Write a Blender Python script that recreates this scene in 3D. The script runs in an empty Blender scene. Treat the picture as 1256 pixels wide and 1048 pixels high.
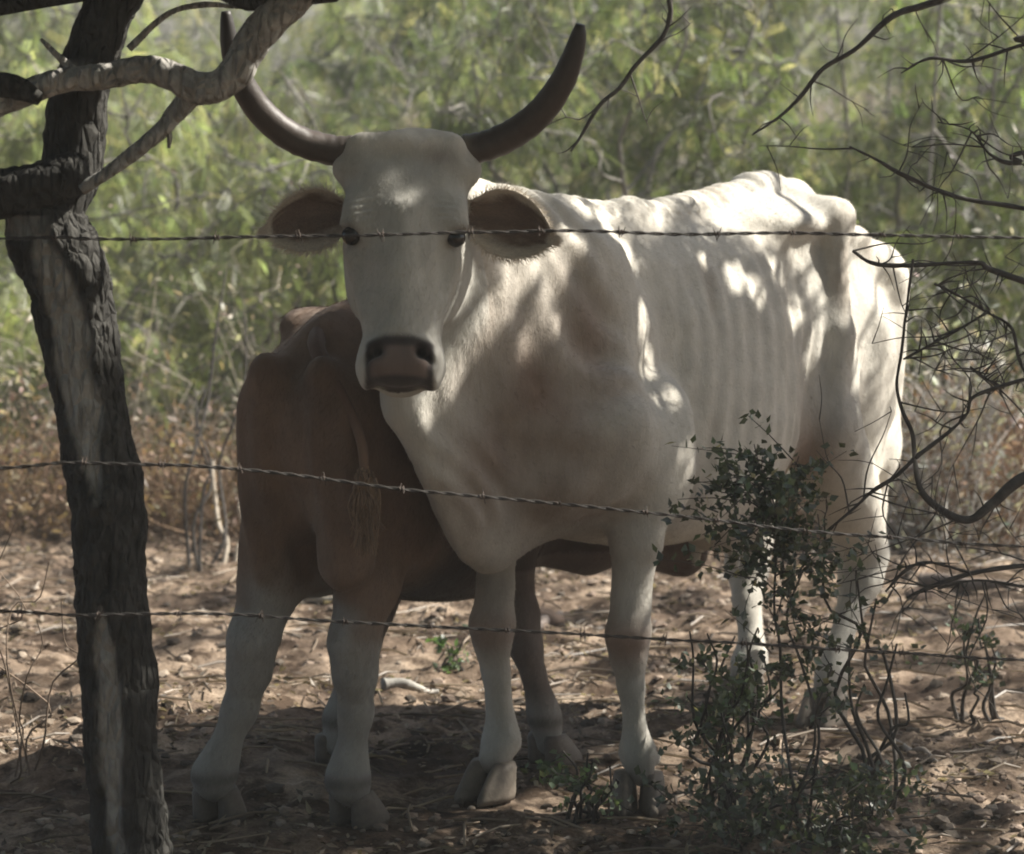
import bpy, math, random
import numpy as np
from mathutils import Vector, Matrix

scene = bpy.context.scene
COL = scene.collection

# ------------------------------------------------------------------ camera
FPX, PW, PH, EYE = 3815.0, 1256.0, 1048.0, 1.65
PITCH = math.atan(424.0 / FPX)
cam_d = bpy.data.cameras.new('camera')
cam = bpy.data.objects.new('camera', cam_d)
COL.objects.link(cam)
cam.location = (0, 0, EYE)
cam.rotation_euler = (math.pi / 2 - PITCH, 0, 0)
cam_d.sensor_width = 36.0
cam_d.lens = FPX / PW * 36.0
cam_d.clip_start = 0.1
cam_d.clip_end = 2000
cam_d.dof.use_dof = True
cam_d.dof.focus_distance = 6.9
cam_d.dof.aperture_fstop = 4.5
scene.camera = cam

# ------------------------------------------------------------------ sky and sun
SUN = Vector((0.70, 0.20, 0.685)).normalized()          # direction towards the sun
SUN_EL = math.asin(SUN.z)
SUN_AZ = math.atan2(SUN.x, SUN.y)
world = bpy.data.worlds.new('World')
scene.world = world
world.use_nodes = True
wn = world.node_tree
sky = wn.nodes.new('ShaderNodeTexSky')
sky.sky_type = 'NISHITA'
sky.sun_disc = False
sky.sun_elevation = SUN_EL
sky.sun_rotation = SUN_AZ
sky.dust_density = 2.0
wn.links.new(sky.outputs[0], wn.nodes['Background'].inputs[0])
wn.nodes['Background'].inputs[1].default_value = 0.05
sun_d = bpy.data.lights.new('sun', 'SUN')
sun_d.energy = 5.0
sun_d.angle = math.radians(0.55)
sun_d.color = (1.0, 0.95, 0.85)
sun = bpy.data.objects.new('sun', sun_d)
COL.objects.link(sun)
sun.rotation_euler = SUN.to_track_quat('Z', 'Y').to_euler()
scene.view_settings.view_transform = 'Standard'
scene.view_settings.look = 'None'
scene.view_settings.gamma = 1.0
scene.view_settings.exposure = 1.30
scene.cycles.filter_width = 1.9


# ------------------------------------------------------------------ helpers
def W(px, py, d):
    """world point at ground distance d that the photograph shows at (px, py)"""
    u = (px - PW / 2) / FPX
    v = (PH / 2 - py) / FPX
    y = math.cos(PITCH) + v * math.sin(PITCH)
    z = -math.sin(PITCH) + v * math.cos(PITCH)
    t = d / y
    return np.array([u * t, d, EYE + z * t])


def unit(v):
    v = np.asarray(v, float)
    return v / max(np.linalg.norm(v), 1e-9)


def hash3(ix, iy, iz, seed):
    h = (ix.astype(np.int64) * 374761393 + iy.astype(np.int64) * 668265263 + iz.astype(np.int64) * 1274126177 + seed * 1442695041) & 0xffffffff
    h = ((h ^ (h >> 13)) * 1274126177) & 0xffffffff
    h = ((h ^ (h >> 16)) * 2246822519) & 0xffffffff
    return ((h ^ (h >> 15)) & 0xffffff) / float(0xffffff)


def vnoise(P, scale, seed=0):
    """value noise in -1..1"""
    Q = np.asarray(P, float) * scale
    i = np.floor(Q).astype(np.int64)
    f = Q - i
    f = f * f * (3 - 2 * f)
    r = 0.0
    for dx in (0, 1):
        wx = f[:, 0] if dx else 1 - f[:, 0]
        for dy in (0, 1):
            wy = f[:, 1] if dy else 1 - f[:, 1]
            for dz in (0, 1):
                wz = f[:, 2] if dz else 1 - f[:, 2]
                r = r + wx * wy * wz * hash3(i[:, 0] + dx, i[:, 1] + dy, i[:, 2] + dz, seed)
    return r * 2 - 1


def fbm(P, scale, seed=0, octaves=3):
    r, a, t = 0.0, 1.0, 0.0
    for k in range(octaves):
        r = r + a * vnoise(P, scale * 2 ** k, seed + k * 17)
        t += a
        a *= 0.5
    return r / t


def sstep(a, b, x):
    t = np.clip((x - a) / (b - a), 0, 1)
    return t * t * (3 - 2 * t)


def np_mesh(name, V, F, colors=None, smooth=True, mat=None):
    V = np.asarray(V, np.float32)
    if not isinstance(F, (list, tuple)):
        F = [F]
    F = [np.asarray(f, np.int32) for f in F if len(f)]
    me = bpy.data.meshes.new(name)
    me.vertices.add(len(V))
    me.vertices.foreach_set('co', V.ravel())
    nl = sum(f.size for f in F)
    npoly = sum(len(f) for f in F)
    me.loops.add(nl)
    me.loops.foreach_set('vertex_index', np.concatenate([f.ravel() for f in F]))
    me.polygons.add(npoly)
    tot = np.concatenate([np.full(len(f), f.shape[1], np.int32) for f in F])
    start = np.concatenate([[0], np.cumsum(tot)[:-1]]).astype(np.int32)
    me.polygons.foreach_set('loop_start', start)
    try:
        me.polygons.foreach_set('loop_total', tot)
    except Exception:
        pass
    me.update(calc_edges=True)
    me.polygons.foreach_set('use_smooth', np.full(npoly, bool(smooth)))
    if colors is not None:
        c = np.asarray(colors, np.float32)
        if c.shape[1] == 3:
            c = np.hstack([c, np.ones((len(c), 1), np.float32)])
        at = me.color_attributes.new('Col', 'FLOAT_COLOR', 'POINT')
        at.data.foreach_set('color', c.ravel())
    if mat is not None:
        me.materials.append(mat)
    return me


def obj(name, mesh, parent=None, label=None, cat=None, group=None, kind=None):
    o = bpy.data.objects.new(name, mesh)
    COL.objects.link(o)
    if parent is not None:
        o.parent = parent
    tag(o, label, cat, group, kind)
    return o


def tag(o, label=None, cat=None, group=None, kind=None):
    for k, v in (('label', label), ('category', cat), ('group', group), ('kind', kind)):
        if v:
            o[k] = v
    return o


def thing(name, loc, label, cat, group=None, rz=0.0):
    o = obj(name, None, None, label, cat, group)
    o.location = loc
    o.rotation_euler = (0, 0, rz)
    o.empty_display_size = 0.1
    return o


class Geo:
    """collects quads with vertex colours into one mesh"""
    def __init__(self):
        self.V, self.F, self.C, self.n = [], [], [], 0

    def add(self, V, F, c):
        V = np.asarray(V, float)
        self.V.append(V)
        self.F.append(np.asarray(F, np.int64) + self.n)
        c = np.asarray(c, float)
        if c.ndim == 1:
            c = np.tile(c, (len(V), 1))
        self.C.append(c[:, :3])
        self.n += len(V)

    def mesh(self, name, mat, smooth=True, origin=(0, 0, 0)):
        V = np.vstack(self.V) - np.asarray(origin, float)
        fs = {}
        for f in self.F:
            fs.setdefault(f.shape[1], []).append(f)
        return np_mesh(name, V, [np.vstack(v) for v in fs.values()], np.vstack(self.C), smooth, mat)


def spline(pts, n):
    """Catmull-Rom through pts (m,k)"""
    P = np.asarray(pts, float)
    if len(P) == 2:
        t = np.linspace(0, 1, n)[:, None]
        return P[0] * (1 - t) + P[1] * t
    Q = np.vstack([2 * P[0] - P[1], P, 2 * P[-1] - P[-2]])
    m = len(P) - 1
    u = np.linspace(0, m - 1e-6, n)
    i = u.astype(int)
    t = (u - i)[:, None]
    a, b, c, d = Q[i], Q[i + 1], Q[i + 2], Q[i + 3]
    return 0.5 * ((2 * b) + (-a + c) * t + (2 * a - 5 * b + 4 * c - d) * t ** 2 + (-a + 3 * b - 3 * c + d) * t ** 3)


def tube(path, rad, sides=8, cap=True, flat=None):
    """swept tube; path (n,3), rad (n,) -> V, [F]; parallel transport frame"""
    path = np.asarray(path, float)
    n = len(path)
    rad = np.broadcast_to(np.asarray(rad, float), (n,))
    T = np.gradient(path, axis=0)
    T /= np.maximum(np.linalg.norm(T, axis=1, keepdims=True), 1e-9)
    ref = np.array([0, 0, 1.0]) if abs(T[0, 2]) < 0.9 else np.array([0, 1.0, 0])
    N = np.zeros_like(path)
    v = ref - T[0] * np.dot(ref, T[0])
    N[0] = v / np.linalg.norm(v)
    for k in range(1, n):
        v = N[k - 1] - T[k] * np.dot(N[k - 1], T[k])
        N[k] = v / max(np.linalg.norm(v), 1e-9)
    B = np.cross(T, N)
    a = np.linspace(0, 2 * np.pi, sides, endpoint=False)
    ca, sa = np.cos(a), np.sin(a)
    V = path[:, None, :] + rad[:, None, None] * (ca[None, :, None] * N[:, None, :] + sa[None, :, None] * B[:, None, :])
    V = V.reshape(-1, 3)
    i = np.arange(n - 1)[:, None] * sides
    j = np.arange(sides)[None, :]
    j2 = (j + 1) % sides
    F = np.stack([i + j, i + j2, i + sides + j2, i + sides + j], -1).reshape(-1, 4)
    if cap:
        V = np.vstack([V, path[0], path[-1]])
        c0, c1 = n * sides, n * sides + 1
        jj = np.arange(sides)
        f0 = np.stack([np.full(sides, c0), (jj + 1) % sides, jj, jj], -1)
        b = (n - 1) * sides
        F0 = np.stack([np.full(sides, c0), (jj + 1) % sides, jj], -1)
        F1 = np.stack([np.full(sides, c1), b + jj, b + (jj + 1) % sides], -1)
        return V, F, np.vstack([F0, F1])
    return V, F, np.zeros((0, 3), int)


def add_tube(g, path, rad, color, sides=6, cap=True, jitter=0.0, jscale=20, seed=0):
    V, F4, F3 = tube(path, rad, sides, cap)
    if jitter:
        c = np.repeat(np.asarray(path, float), sides, axis=0)
        m = len(c)
        d = V[:m] - c
        r = np.maximum(np.linalg.norm(d, axis=1, keepdims=True), 1e-6)
        V[:m] += d / r * (fbm(V[:m], jscale, seed, 3)[:, None] * jitter)
    n0 = g.n
    g.V.append(V)
    col = np.asarray(color, float)
    if col.ndim == 1:
        col = np.tile(col, (len(V), 1))
    elif len(col) == len(path):
        cc = np.repeat(col, sides, axis=0)
        if cap:
            cc = np.vstack([cc, col[0], col[-1]])
        col = cc
    g.C.append(col[:, :3])
    g.F.append(F4 + n0)
    if len(F3):
        g.F.append(F3 + n0)
    g.n += len(V)


# ------------------------------------------------------------------ materials
def new_mat(name):
    m = bpy.data.materials.new(name)
    m.use_nodes = True
    nt = m.node_tree
    b = nt.nodes['Principled BSDF']
    return m, nt, b


def vcol_mat(name, rough=0.8, bump=0.0, bscale=60.0, var=0.15, vscale=14.0, sheen=0.0, spec=0.3, stretch=(1, 1, 1), coord='Object'):
    m, nt, b = new_mat(name)
    at = nt.nodes.new('ShaderNodeAttribute')
    at.attribute_name = 'Col'
    tc = nt.nodes.new('ShaderNodeTexCoord')
    mp = nt.nodes.new('ShaderNodeMapping')
    mp.inputs['Scale'].default_value = stretch
    nt.links.new(tc.outputs[coord], mp.inputs[0])
    nz = nt.nodes.new('ShaderNodeTexNoise')
    nz.inputs['Scale'].default_value = vscale
    nz.inputs['Detail'].default_value = 6
    nz.inputs['Roughness'].default_value = 0.65
    nt.links.new(mp.outputs[0], nz.inputs['Vector'])
    mr = nt.nodes.new('ShaderNodeMapRange')
    mr.inputs['From Min'].default_value = 0.25
    mr.inputs['From Max'].default_value = 0.75
    mr.inputs['To Min'].default_value = 1 - var
    mr.inputs['To Max'].default_value = 1 + var
    nt.links.new(nz.outputs['Fac'], mr.inputs['Value'])
    mx = nt.nodes.new('ShaderNodeVectorMath')
    mx.operation = 'SCALE'
    nt.links.new(at.outputs['Color'], mx.inputs[0])
    nt.links.new(mr.outputs[0], mx.inputs['Scale'])
    nt.links.new(mx.outputs[0], b.inputs['Base Color'])
    b.inputs['Roughness'].default_value = rough
    b.inputs['Specular IOR Level'].default_value = spec
    if sheen:
        b.inputs['Sheen Weight'].default_value = sheen
        b.inputs['Sheen Roughness'].default_value = 0.5
    if bump:
        n2 = nt.nodes.new('ShaderNodeTexNoise')
        n2.inputs['Scale'].default_value = bscale
        n2.inputs['Detail'].default_value = 5
        n2.inputs['Roughness'].default_value = 0.7
        nt.links.new(mp.outputs[0], n2.inputs['Vector'])
        bp = nt.nodes.new('ShaderNodeBump')
        bp.inputs['Strength'].default_value = bump
        bp.inputs['Distance'].default_value = 0.01
        nt.links.new(n2.outputs['Fac'], bp.inputs['Height'])
        nt.links.new(bp.outputs[0], b.inputs['Normal'])
    return m


def leaf_mat(name, trans=0.45, gloss=0.06, tint=(1.7, 1.75, 1.1)):
    m = bpy.data.materials.new(name)
    m.use_nodes = True
    nt = m.node_tree
    nt.nodes.remove(nt.nodes['Principled BSDF'])
    out = nt.nodes['Material Output']
    at = nt.nodes.new('ShaderNodeAttribute')
    at.attribute_name = 'Col'
    d = nt.nodes.new('ShaderNodeBsdfDiffuse')
    t = nt.nodes.new('ShaderNodeBsdfTranslucent')
    gl = nt.nodes.new('ShaderNodeBsdfGlossy')
    gl.inputs['Roughness'].default_value = 0.45
    gl.inputs['Color'].default_value = (0.8, 0.8, 0.8, 1)
    m1 = nt.nodes.new('ShaderNodeMixShader')
    m1.inputs[0].default_value = trans
    m2 = nt.nodes.new('ShaderNodeMixShader')
    m2.inputs[0].default_value = gloss
    br = nt.nodes.new('ShaderNodeVectorMath')
    br.operation = 'MULTIPLY'
    br.inputs[1].default_value = tint
    nt.links.new(at.outputs['Color'], d.inputs['Color'])
    nt.links.new(at.outputs['Color'], br.inputs[0])
    nt.links.new(br.outputs[0], t.inputs['Color'])
    nt.links.new(d.outputs[0], m1.inputs[1])
    nt.links.new(t.outputs[0], m1.inputs[2])
    nt.links.new(m1.outputs[0], m2.inputs[1])
    nt.links.new(gl.outputs[0], m2.inputs[2])
    nt.links.new(m2.outputs[0], out.inputs['Surface'])
    return m


M_COAT = vcol_mat('cow_coat', rough=0.85, bump=0.25, bscale=160, var=0.12, vscale=30, sheen=0.15, spec=0.15, stretch=(1, 1, 0.25))
M_HORN = vcol_mat('horn_keratin', rough=0.5, bump=0.15, bscale=60, var=0.25, vscale=30, spec=0.4)
M_HOOF = vcol_mat('hoof_keratin', rough=0.6, bump=0.2, bscale=90, var=0.25, vscale=60, spec=0.3)
M_EYE = vcol_mat('wet_eye', rough=0.08, var=0.0, spec=0.6)
M_BARK = vcol_mat('mesquite_bark', rough=0.92, bump=1.0, bscale=70, var=0.5, vscale=55, spec=0.15, stretch=(1, 1, 0.35))
_nt = M_BARK.node_tree
_mp = [n for n in _nt.nodes if n.type == 'MAPPING'][0]
_bp = [n for n in _nt.nodes if n.type == 'BUMP'][0]
_vo = _nt.nodes.new('ShaderNodeTexVoronoi')
_vo.feature = 'DISTANCE_TO_EDGE'
_vo.inputs['Scale'].default_value = 46
_nt.links.new(_mp.outputs[0], _vo.inputs['Vector'])
_rg = _nt.nodes.new('ShaderNodeMapRange')
_rg.inputs['From Max'].default_value = 0.25
_nt.links.new(_vo.outputs['Distance'], _rg.inputs['Value'])
_b2 = _nt.nodes.new('ShaderNodeBump')
_b2.inputs['Strength'].default_value = 0.9
_b2.inputs['Distance'].default_value = 0.012
_nt.links.new(_rg.outputs[0], _b2.inputs['Height'])
_nt.links.new(_bp.outputs[0], _b2.inputs['Normal'])
_nt.links.new(_b2.outputs[0], _nt.nodes['Principled BSDF'].inputs['Normal'])
M_TWIG = vcol_mat('twig_bark', rough=0.9, bump=0.3, bscale=80, var=0.25, vscale=40, spec=0.15)
M_WIRE = vcol_mat('rusty_wire', rough=0.7, bump=0.2, bscale=300, var=0.4, vscale=120, spec=0.4)
M_LEAF = leaf_mat('mesquite_leaf', 0.58, 0.05)
M_DARKLEAF = leaf_mat('shrub_leaf', 0.3, 0.08)
M_FUZZ = leaf_mat('coat_hair', 0.25, 0.02, (1.0, 1.0, 1.0))
M_DRY = leaf_mat('dry_grass', 0.3, 0.03)
M_CLOD = vcol_mat('earth_clod', rough=0.95, bump=0.4, bscale=70, var=0.3, vscale=50, spec=0.1)

# ------------------------------------------------------------------ ground
FEET = []          # filled below: (x, y) of every hoof, so the ground is level there


def ground_h(x, y):
    P = np.stack([x, y, np.zeros_like(x)], -1).reshape(-1, 3)
    h = 0.030 * fbm(P, 0.9, 3, 2) + 0.020 * fbm(P, 3.1, 9, 2)
    lump = fbm(P, 9.0, 21, 3)
    h = h + 0.030 * lump + 0.016 * np.maximum(vnoise(P, 23.0, 5), 0)
    near = np.zeros(len(P))
    for fx, fy in FEET:
        near = np.maximum(near, np.exp(-((P[:, 0] - fx) ** 2 + (P[:, 1] - fy) ** 2) / (2 * 0.09 ** 2)))
    h = h * (1 - 0.9 * near) - 0.004 * near
    r = np.abs(P[:, 0]) + np.abs(P[:, 1] - 8)
    h = h * (1 - sstep(8, 25, r))
    return h.reshape(np.shape(x))


# ---- placement frames of the two animals (needed for the hoof prints)
COW_O = np.array([0.12, 7.05, 0.0])
COW_F = unit([-0.49, -0.872, 0])
COW_L = np.array([-COW_F[1], COW_F[0], 0])
CALF_O = np.array([-0.50, 6.87, 0.0])
CALF_F = unit([0.48, 0.877, 0])
CALF_L = np.array([-CALF_F[1], CALF_F[0], 0])


def to_local(p, O, F, L):
    q = np.asarray(p, float) - O
    return np.array([q @ F, q @ L, q[2]])


def to_world(p, O, F, L):
    p = np.asarray(p, float)
    return O + F * p[0] + L * p[1] + np.array([0, 0, p[2]])


COW_FEET = {'fl': (-0.015, 0.185), 'fr': (0.05, -0.17), 'hl': (-1.10, 0.17), 'hr': (-1.17, -0.10)}
CALF_FEET = {'hl': (-0.08, 0.14), 'hr': (0.03, -0.155), 'fl': (0.54, 0.21), 'fr': (0.80, -0.24)}
for k, (a, b) in COW_FEET.items():
    w = to_world((a, b, 0), COW_O, COW_F, COW_L)
    FEET.append((w[0], w[1]))
for k, (a, b) in CALF_FEET.items():
    w = to_world((a, b, 0), CALF_O, CALF_F, CALF_L)
    FEET.append((w[0], w[1]))


def axis(fine_a, fine_b, step, far):
    a = np.arange(fine_a, fine_b + 1e-6, step)
    out = [0.05]
    while out[-1] < far:
        out.append(out[-1] * 1.35)
    o = np.cumsum(np.array(out) * 0.35)
    o = o[o < far]
    return np.concatenate([fine_a - o[::-1], a, fine_b + o])


gx = axis(-2.6, 2.6, 0.022, 700)
gy = axis(5.6, 11.5, 0.022, 900)
GX, GY = np.meshgrid(gx, gy, indexing='ij')
GZ = ground_h(GX, GY)
nx, ny = GX.shape
I = np.arange(nx * ny).reshape(nx, ny)
GF = np.stack([I[:-1, :-1], I[1:, :-1], I[1:, 1:], I[:-1, 1:]], -1).reshape(-1, 4)
M_GROUND, nt, b = new_mat('dry_earth')
tc = nt.nodes.new('ShaderNodeTexCoord')
def nz(scale, detail=6, rough=0.6):
    n = nt.nodes.new('ShaderNodeTexNoise')
    n.inputs['Scale'].default_value = scale
    n.inputs['Detail'].default_value = detail
    n.inputs['Roughness'].default_value = rough
    nt.links.new(tc.outputs['Object'], n.inputs['Vector'])
    return n
def ramp(src, stops):
    r = nt.nodes.new('ShaderNodeValToRGB')
    els = r.color_ramp.elements
    while len(els) < len(stops):
        els.new(0.5)
    for e, (p, c) in zip(els, stops):
        e.position = p
        e.color = (*c, 1)
    nt.links.new(src, r.inputs[0])
    return r
n1 = nz(2.6, 6)
n2 = nz(14, 8, 0.7)
n3 = nz(120, 4, 0.7)
r1 = ramp(n1.outputs['Fac'], [(0.35, (0.110, 0.082, 0.064)), (0.50, (0.235, 0.182, 0.140)), (0.66, (0.37, 0.30, 0.235))])  # dark patches in this colour partly stand in for dappled shade
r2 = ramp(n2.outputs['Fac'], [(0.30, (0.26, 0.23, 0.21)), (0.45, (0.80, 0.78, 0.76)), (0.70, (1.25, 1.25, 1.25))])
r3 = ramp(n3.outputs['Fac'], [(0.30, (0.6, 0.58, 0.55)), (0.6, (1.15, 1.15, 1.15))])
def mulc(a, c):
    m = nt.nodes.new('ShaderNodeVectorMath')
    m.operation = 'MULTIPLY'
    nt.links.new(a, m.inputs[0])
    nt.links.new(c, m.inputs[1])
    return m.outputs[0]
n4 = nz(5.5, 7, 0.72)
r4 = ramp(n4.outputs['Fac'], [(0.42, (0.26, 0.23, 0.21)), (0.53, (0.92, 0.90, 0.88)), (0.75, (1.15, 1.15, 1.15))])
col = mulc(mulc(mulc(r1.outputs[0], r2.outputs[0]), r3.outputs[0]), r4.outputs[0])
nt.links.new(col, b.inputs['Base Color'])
b.inputs['Roughness'].default_value = 0.95
b.inputs['Specular IOR Level'].default_value = 0.1
bp = nt.nodes.new('ShaderNodeBump')
bp.inputs['Strength'].default_value = 0.7
bp.inputs['Distance'].default_value = 0.015
nt.links.new(n2.outputs['Fac'], bp.inputs['Height'])
bp2 = nt.nodes.new('ShaderNodeBump')
bp2.inputs['Strength'].default_value = 0.5
bp2.inputs['Distance'].default_value = 0.004
nt.links.new(n3.outputs['Fac'], bp2.inputs['Height'])
nt.links.new(bp.outputs[0], bp2.inputs['Normal'])
nt.links.new(bp2.outputs[0], b.inputs['Normal'])
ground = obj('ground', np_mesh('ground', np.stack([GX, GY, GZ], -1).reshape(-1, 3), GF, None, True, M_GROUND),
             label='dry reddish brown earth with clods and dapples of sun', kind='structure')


def gz(x, y):
    return float(ground_h(np.array([x]), np.array([y]))[0])


# ------------------------------------------------------------------ implicit modelling of the animals
class Field:
    def __init__(self, xs, ys, zs):
        self.xs, self.ys, self.zs = [np.asarray(a, np.float32) for a in (xs, ys, zs)]
        self.D = np.full((len(xs), len(ys), len(zs)), 0.5, np.float32)

    def sub(self, lo, hi):
        s = []
        for a, l, h in zip((self.xs, self.ys, self.zs), lo, hi):
            i0 = max(int(np.searchsorted(a, l)) - 1, 0)
            i1 = min(int(np.searchsorted(a, h)) + 1, len(a))
            if i1 <= i0:
                return None
            s.append(slice(i0, i1))
        return tuple(s)

    def grid(self, s):
        return (self.xs[s[0]][:, None, None], self.ys[s[1]][None, :, None], self.zs[s[2]][None, None, :])

    def blend(self, s, d, k, op):
        a = self.D[s]
        d = d.astype(np.float32)
        if op == 'u':
            h = np.clip(0.5 + 0.5 * (a - d) / k, 0, 1)
            self.D[s] = a * (1 - h) + d * h - k * h * (1 - h)
        else:
            d = -d
            h = np.clip(0.5 + 0.5 * (d - a) / k, 0, 1)
            self.D[s] = a * (1 - h) + d * h + k * h * (1 - h)

    def rc(self, a, b, ra, rb, k=0.04, sc=(1, 1, 1), op='u'):
        a, b = np.asarray(a, float), np.asarray(b, float)
        sc = np.asarray(sc, float)
        m = (a + b) / 2
        R = max(ra, rb) * sc.max() + k + 0.02
        s = self.sub(np.minimum(a, b) - R, np.maximum(a, b) + R)
        if s is None:
            return
        x, y, z = self.grid(s)
        A, B = (a - m) / sc, (b - m) / sc
        X, Y, Z = (x - m[0]) / sc[0], (y - m[1]) / sc[1], (z - m[2]) / sc[2]
        ab = B - A
        L2 = max(ab @ ab, 1e-9)
        t = np.clip(((X - A[0]) * ab[0] + (Y - A[1]) * ab[1] + (Z - A[2]) * ab[2]) / L2, 0, 1)
        d = np.sqrt((X - A[0] - t * ab[0]) ** 2 + (Y - A[1] - t * ab[1]) ** 2 + (Z - A[2] - t * ab[2]) ** 2) - (ra + (rb - ra) * t)
        self.blend(s, d * sc.min(), k, op)

    def chain(self, pts, k=0.04, sc=(1, 1, 1)):
        for p, q in zip(pts[:-1], pts[1:]):
            self.rc(p[:3], q[:3], p[3], q[3], k, sc)

    def ell(self, c, r, axes=None, k=0.04, op='u'):
        c, r = np.asarray(c, float), np.asarray(r, float)
        A = np.eye(3) if axes is None else np.asarray(axes, float)
        R = r.max() + k + 0.02
        s = self.sub(c - R, c + R)
        if s is None:
            return
        x, y, z = self.grid(s)
        x, y, z = x - c[0], y - c[1], z - c[2]
        q = [(x * A[i, 0] + y * A[i, 1] + z * A[i, 2]) for i in range(3)]
        k0 = np.sqrt(sum((q[i] / r[i]) ** 2 for i in range(3)))
        k1 = np.sqrt(sum((q[i] / r[i] ** 2) ** 2 for i in range(3))) + 1e-6
        self.blend(s, k0 * (k0 - 1) / k1, k, op)

    def loft(self, S, hw, top, bot, o=(0, 0, 0), axes=None, n=2.3, taper=0.2, k=0.05, endk=0.05, shift=None):
        """axes rows: along, lateral, up"""
        S, hw, top, bot = [np.asarray(a, float) for a in (S, hw, top, bot)]
        o = np.asarray(o, float)
        A = np.eye(3) if axes is None else np.asarray(axes, float)
        corners = []
        for sv in (S[0], S[-1]):
            for lv in (-hw.max(), hw.max()):
                for uv in (bot.min(), top.max()):
                    corners.append(o + A[0] * sv + A[1] * lv + A[2] * uv)
        corners = np.array(corners)
        s = self.sub(corners.min(0) - 0.1, corners.max(0) + 0.1)
        if s is None:
            return
        x, y, z = self.grid(s)
        x, y, z = x - o[0], y - o[1], z - o[2]
        q = [(x * A[i, 0] + y * A[i, 1] + z * A[i, 2]) for i in range(3)]
        sv = np.clip(q[0], S[0], S[-1])
        # smooth interpolation (Catmull-Rom resample)
        fine = np.linspace(S[0], S[-1], 80)
        def cub(v):
            P = spline(np.stack([S, v], -1), 400)
            return np.interp(fine, P[:, 0], P[:, 1])
        H = np.interp(sv, fine, cub(hw))
        Tp = np.interp(sv, fine, cub(top))
        Bt = np.interp(sv, fine, cub(bot))
        cz, hz = (Tp + Bt) / 2, (Tp - Bt) / 2
        v = (q[2] - cz) / hz
        tp = taper if np.isscalar(taper) else np.interp(sv, S, np.asarray(taper, float))
        w = H * (1 - tp * np.clip(v, -1.2, 1.2))
        lat = q[1] if shift is None else q[1] - np.interp(sv, S, np.asarray(shift, float))
        r = (np.abs(lat / w) ** n + np.abs(v) ** n) ** (1.0 / n)
        d = (r - 1) * np.minimum(w, hz)
        e = np.maximum(S[0] - q[0], q[0] - S[-1])
        h = np.clip(0.5 - 0.5 * (d - e) / endk, 0, 1)
        d = d * (1 - h) + e * h + endk * h * (1 - h)
        self.blend(s, d, k, 'u')

    def nets(self):
        D = self.D
        ins = D < 0
        nx, ny, nz_ = D.shape
        cnt = np.zeros((nx - 1, ny - 1, nz_ - 1), np.int8)
        for a in (0, 1):
            for b_ in (0, 1):
                for c in (0, 1):
                    cnt += ins[a:nx - 1 + a, b_:ny - 1 + b_, c:nz_ - 1 + c]
        act = (cnt > 0) & (cnt < 8)
        idx = np.full(act.shape, -1, np.int64)
        ci = np.argwhere(act)
        idx[act] = np.arange(len(ci))
        acc = np.zeros((len(ci), 3))
        num = np.zeros(len(ci))
        offs = [(a, b_, c) for a in (0, 1) for b_ in (0, 1) for c in (0, 1)]
        for p in offs:
            for ax in range(3):
                if p[ax] == 1:
                    continue
                q = list(p)
                q[ax] = 1
                dp = D[ci[:, 0] + p[0], ci[:, 1] + p[1], ci[:, 2] + p[2]].astype(float)
                dq = D[ci[:, 0] + q[0], ci[:, 1] + q[1], ci[:, 2] + q[2]].astype(float)
                m = (dp < 0) != (dq < 0)
                t = np.where(m, dp / np.where(m, dp - dq, 1), 0)
                pos = np.tile(np.array(p, float), (len(ci), 1))
                pos[:, ax] = t
                acc[m] += pos[m]
                num[m] += 1
        V = ci + acc / num[:, None]
        out = np.empty_like(V)
        for ax, a in enumerate((self.xs, self.ys, self.zs)):
            out[:, ax] = np.interp(V[:, ax], np.arange(len(a)), a)
        faces = []
        for ax in range(3):
            sl0 = [slice(None)] * 3
            sl1 = [slice(None)] * 3
            sl0[ax] = slice(0, -1)
            sl1[ax] = slice(1, None)
            A_, B_ = ins[tuple(sl0)], ins[tuple(sl1)]
            e = np.argwhere(A_ != B_)
            u, v_ = (ax + 1) % 3, (ax + 2) % 3
            lim = np.array(idx.shape)
            ok = (e[:, u] > 0) & (e[:, v_] > 0) & (e[:, u] < lim[u]) & (e[:, v_] < lim[v_]) & (e[:, ax] < lim[ax])
            e = e[ok]
            flip = A_[tuple(e.T)]
            def cell(du, dv):
                c = e.copy()
                c[:, u] += du
                c[:, v_] += dv
                return idx[c[:, 0], c[:, 1], c[:, 2]]
            q = np.stack([cell(-1, -1), cell(0, -1), cell(0, 0), cell(-1, 0)], -1)
            q[~flip] = q[~flip][:, ::-1]
            faces.append(q)
        Fq = np.vstack(faces)
        Fq = Fq[(Fq >= 0).all(1)]
        return out, Fq


def relax(V, F, it=3, lam=0.5):
    e = np.vstack([F[:, [0, 1]], F[:, [1, 2]], F[:, [2, 3]], F[:, [3, 0]]])
    n = len(V)
    for _ in range(it):
        s = np.zeros_like(V)
        for c in range(3):
            s[:, c] = np.bincount(e[:, 0], V[e[:, 1], c], n) + np.bincount(e[:, 1], V[e[:, 0], c], n)
        d = np.bincount(e[:, 0], None, n) + np.bincount(e[:, 1], None, n)
        V = V + lam * (s / np.maximum(d, 1)[:, None] - V)
    return V


def normals(V, F):
    n = np.cross(V[F[:, 2]] - V[F[:, 0]], V[F[:, 3]] - V[F[:, 1]])
    N = np.zeros_like(V)
    for c in range(3):
        N[:, c] = sum(np.bincount(F[:, k], n[:, c], len(V)) for k in range(4))
    return N / np.maximum(np.linalg.norm(N, axis=1, keepdims=True), 1e-12)


def mixc(C, col, m):
    m = np.clip(m, 0, 1)[:, None]
    return C * (1 - m) + np.asarray(col, float)[None, :] * m


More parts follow.
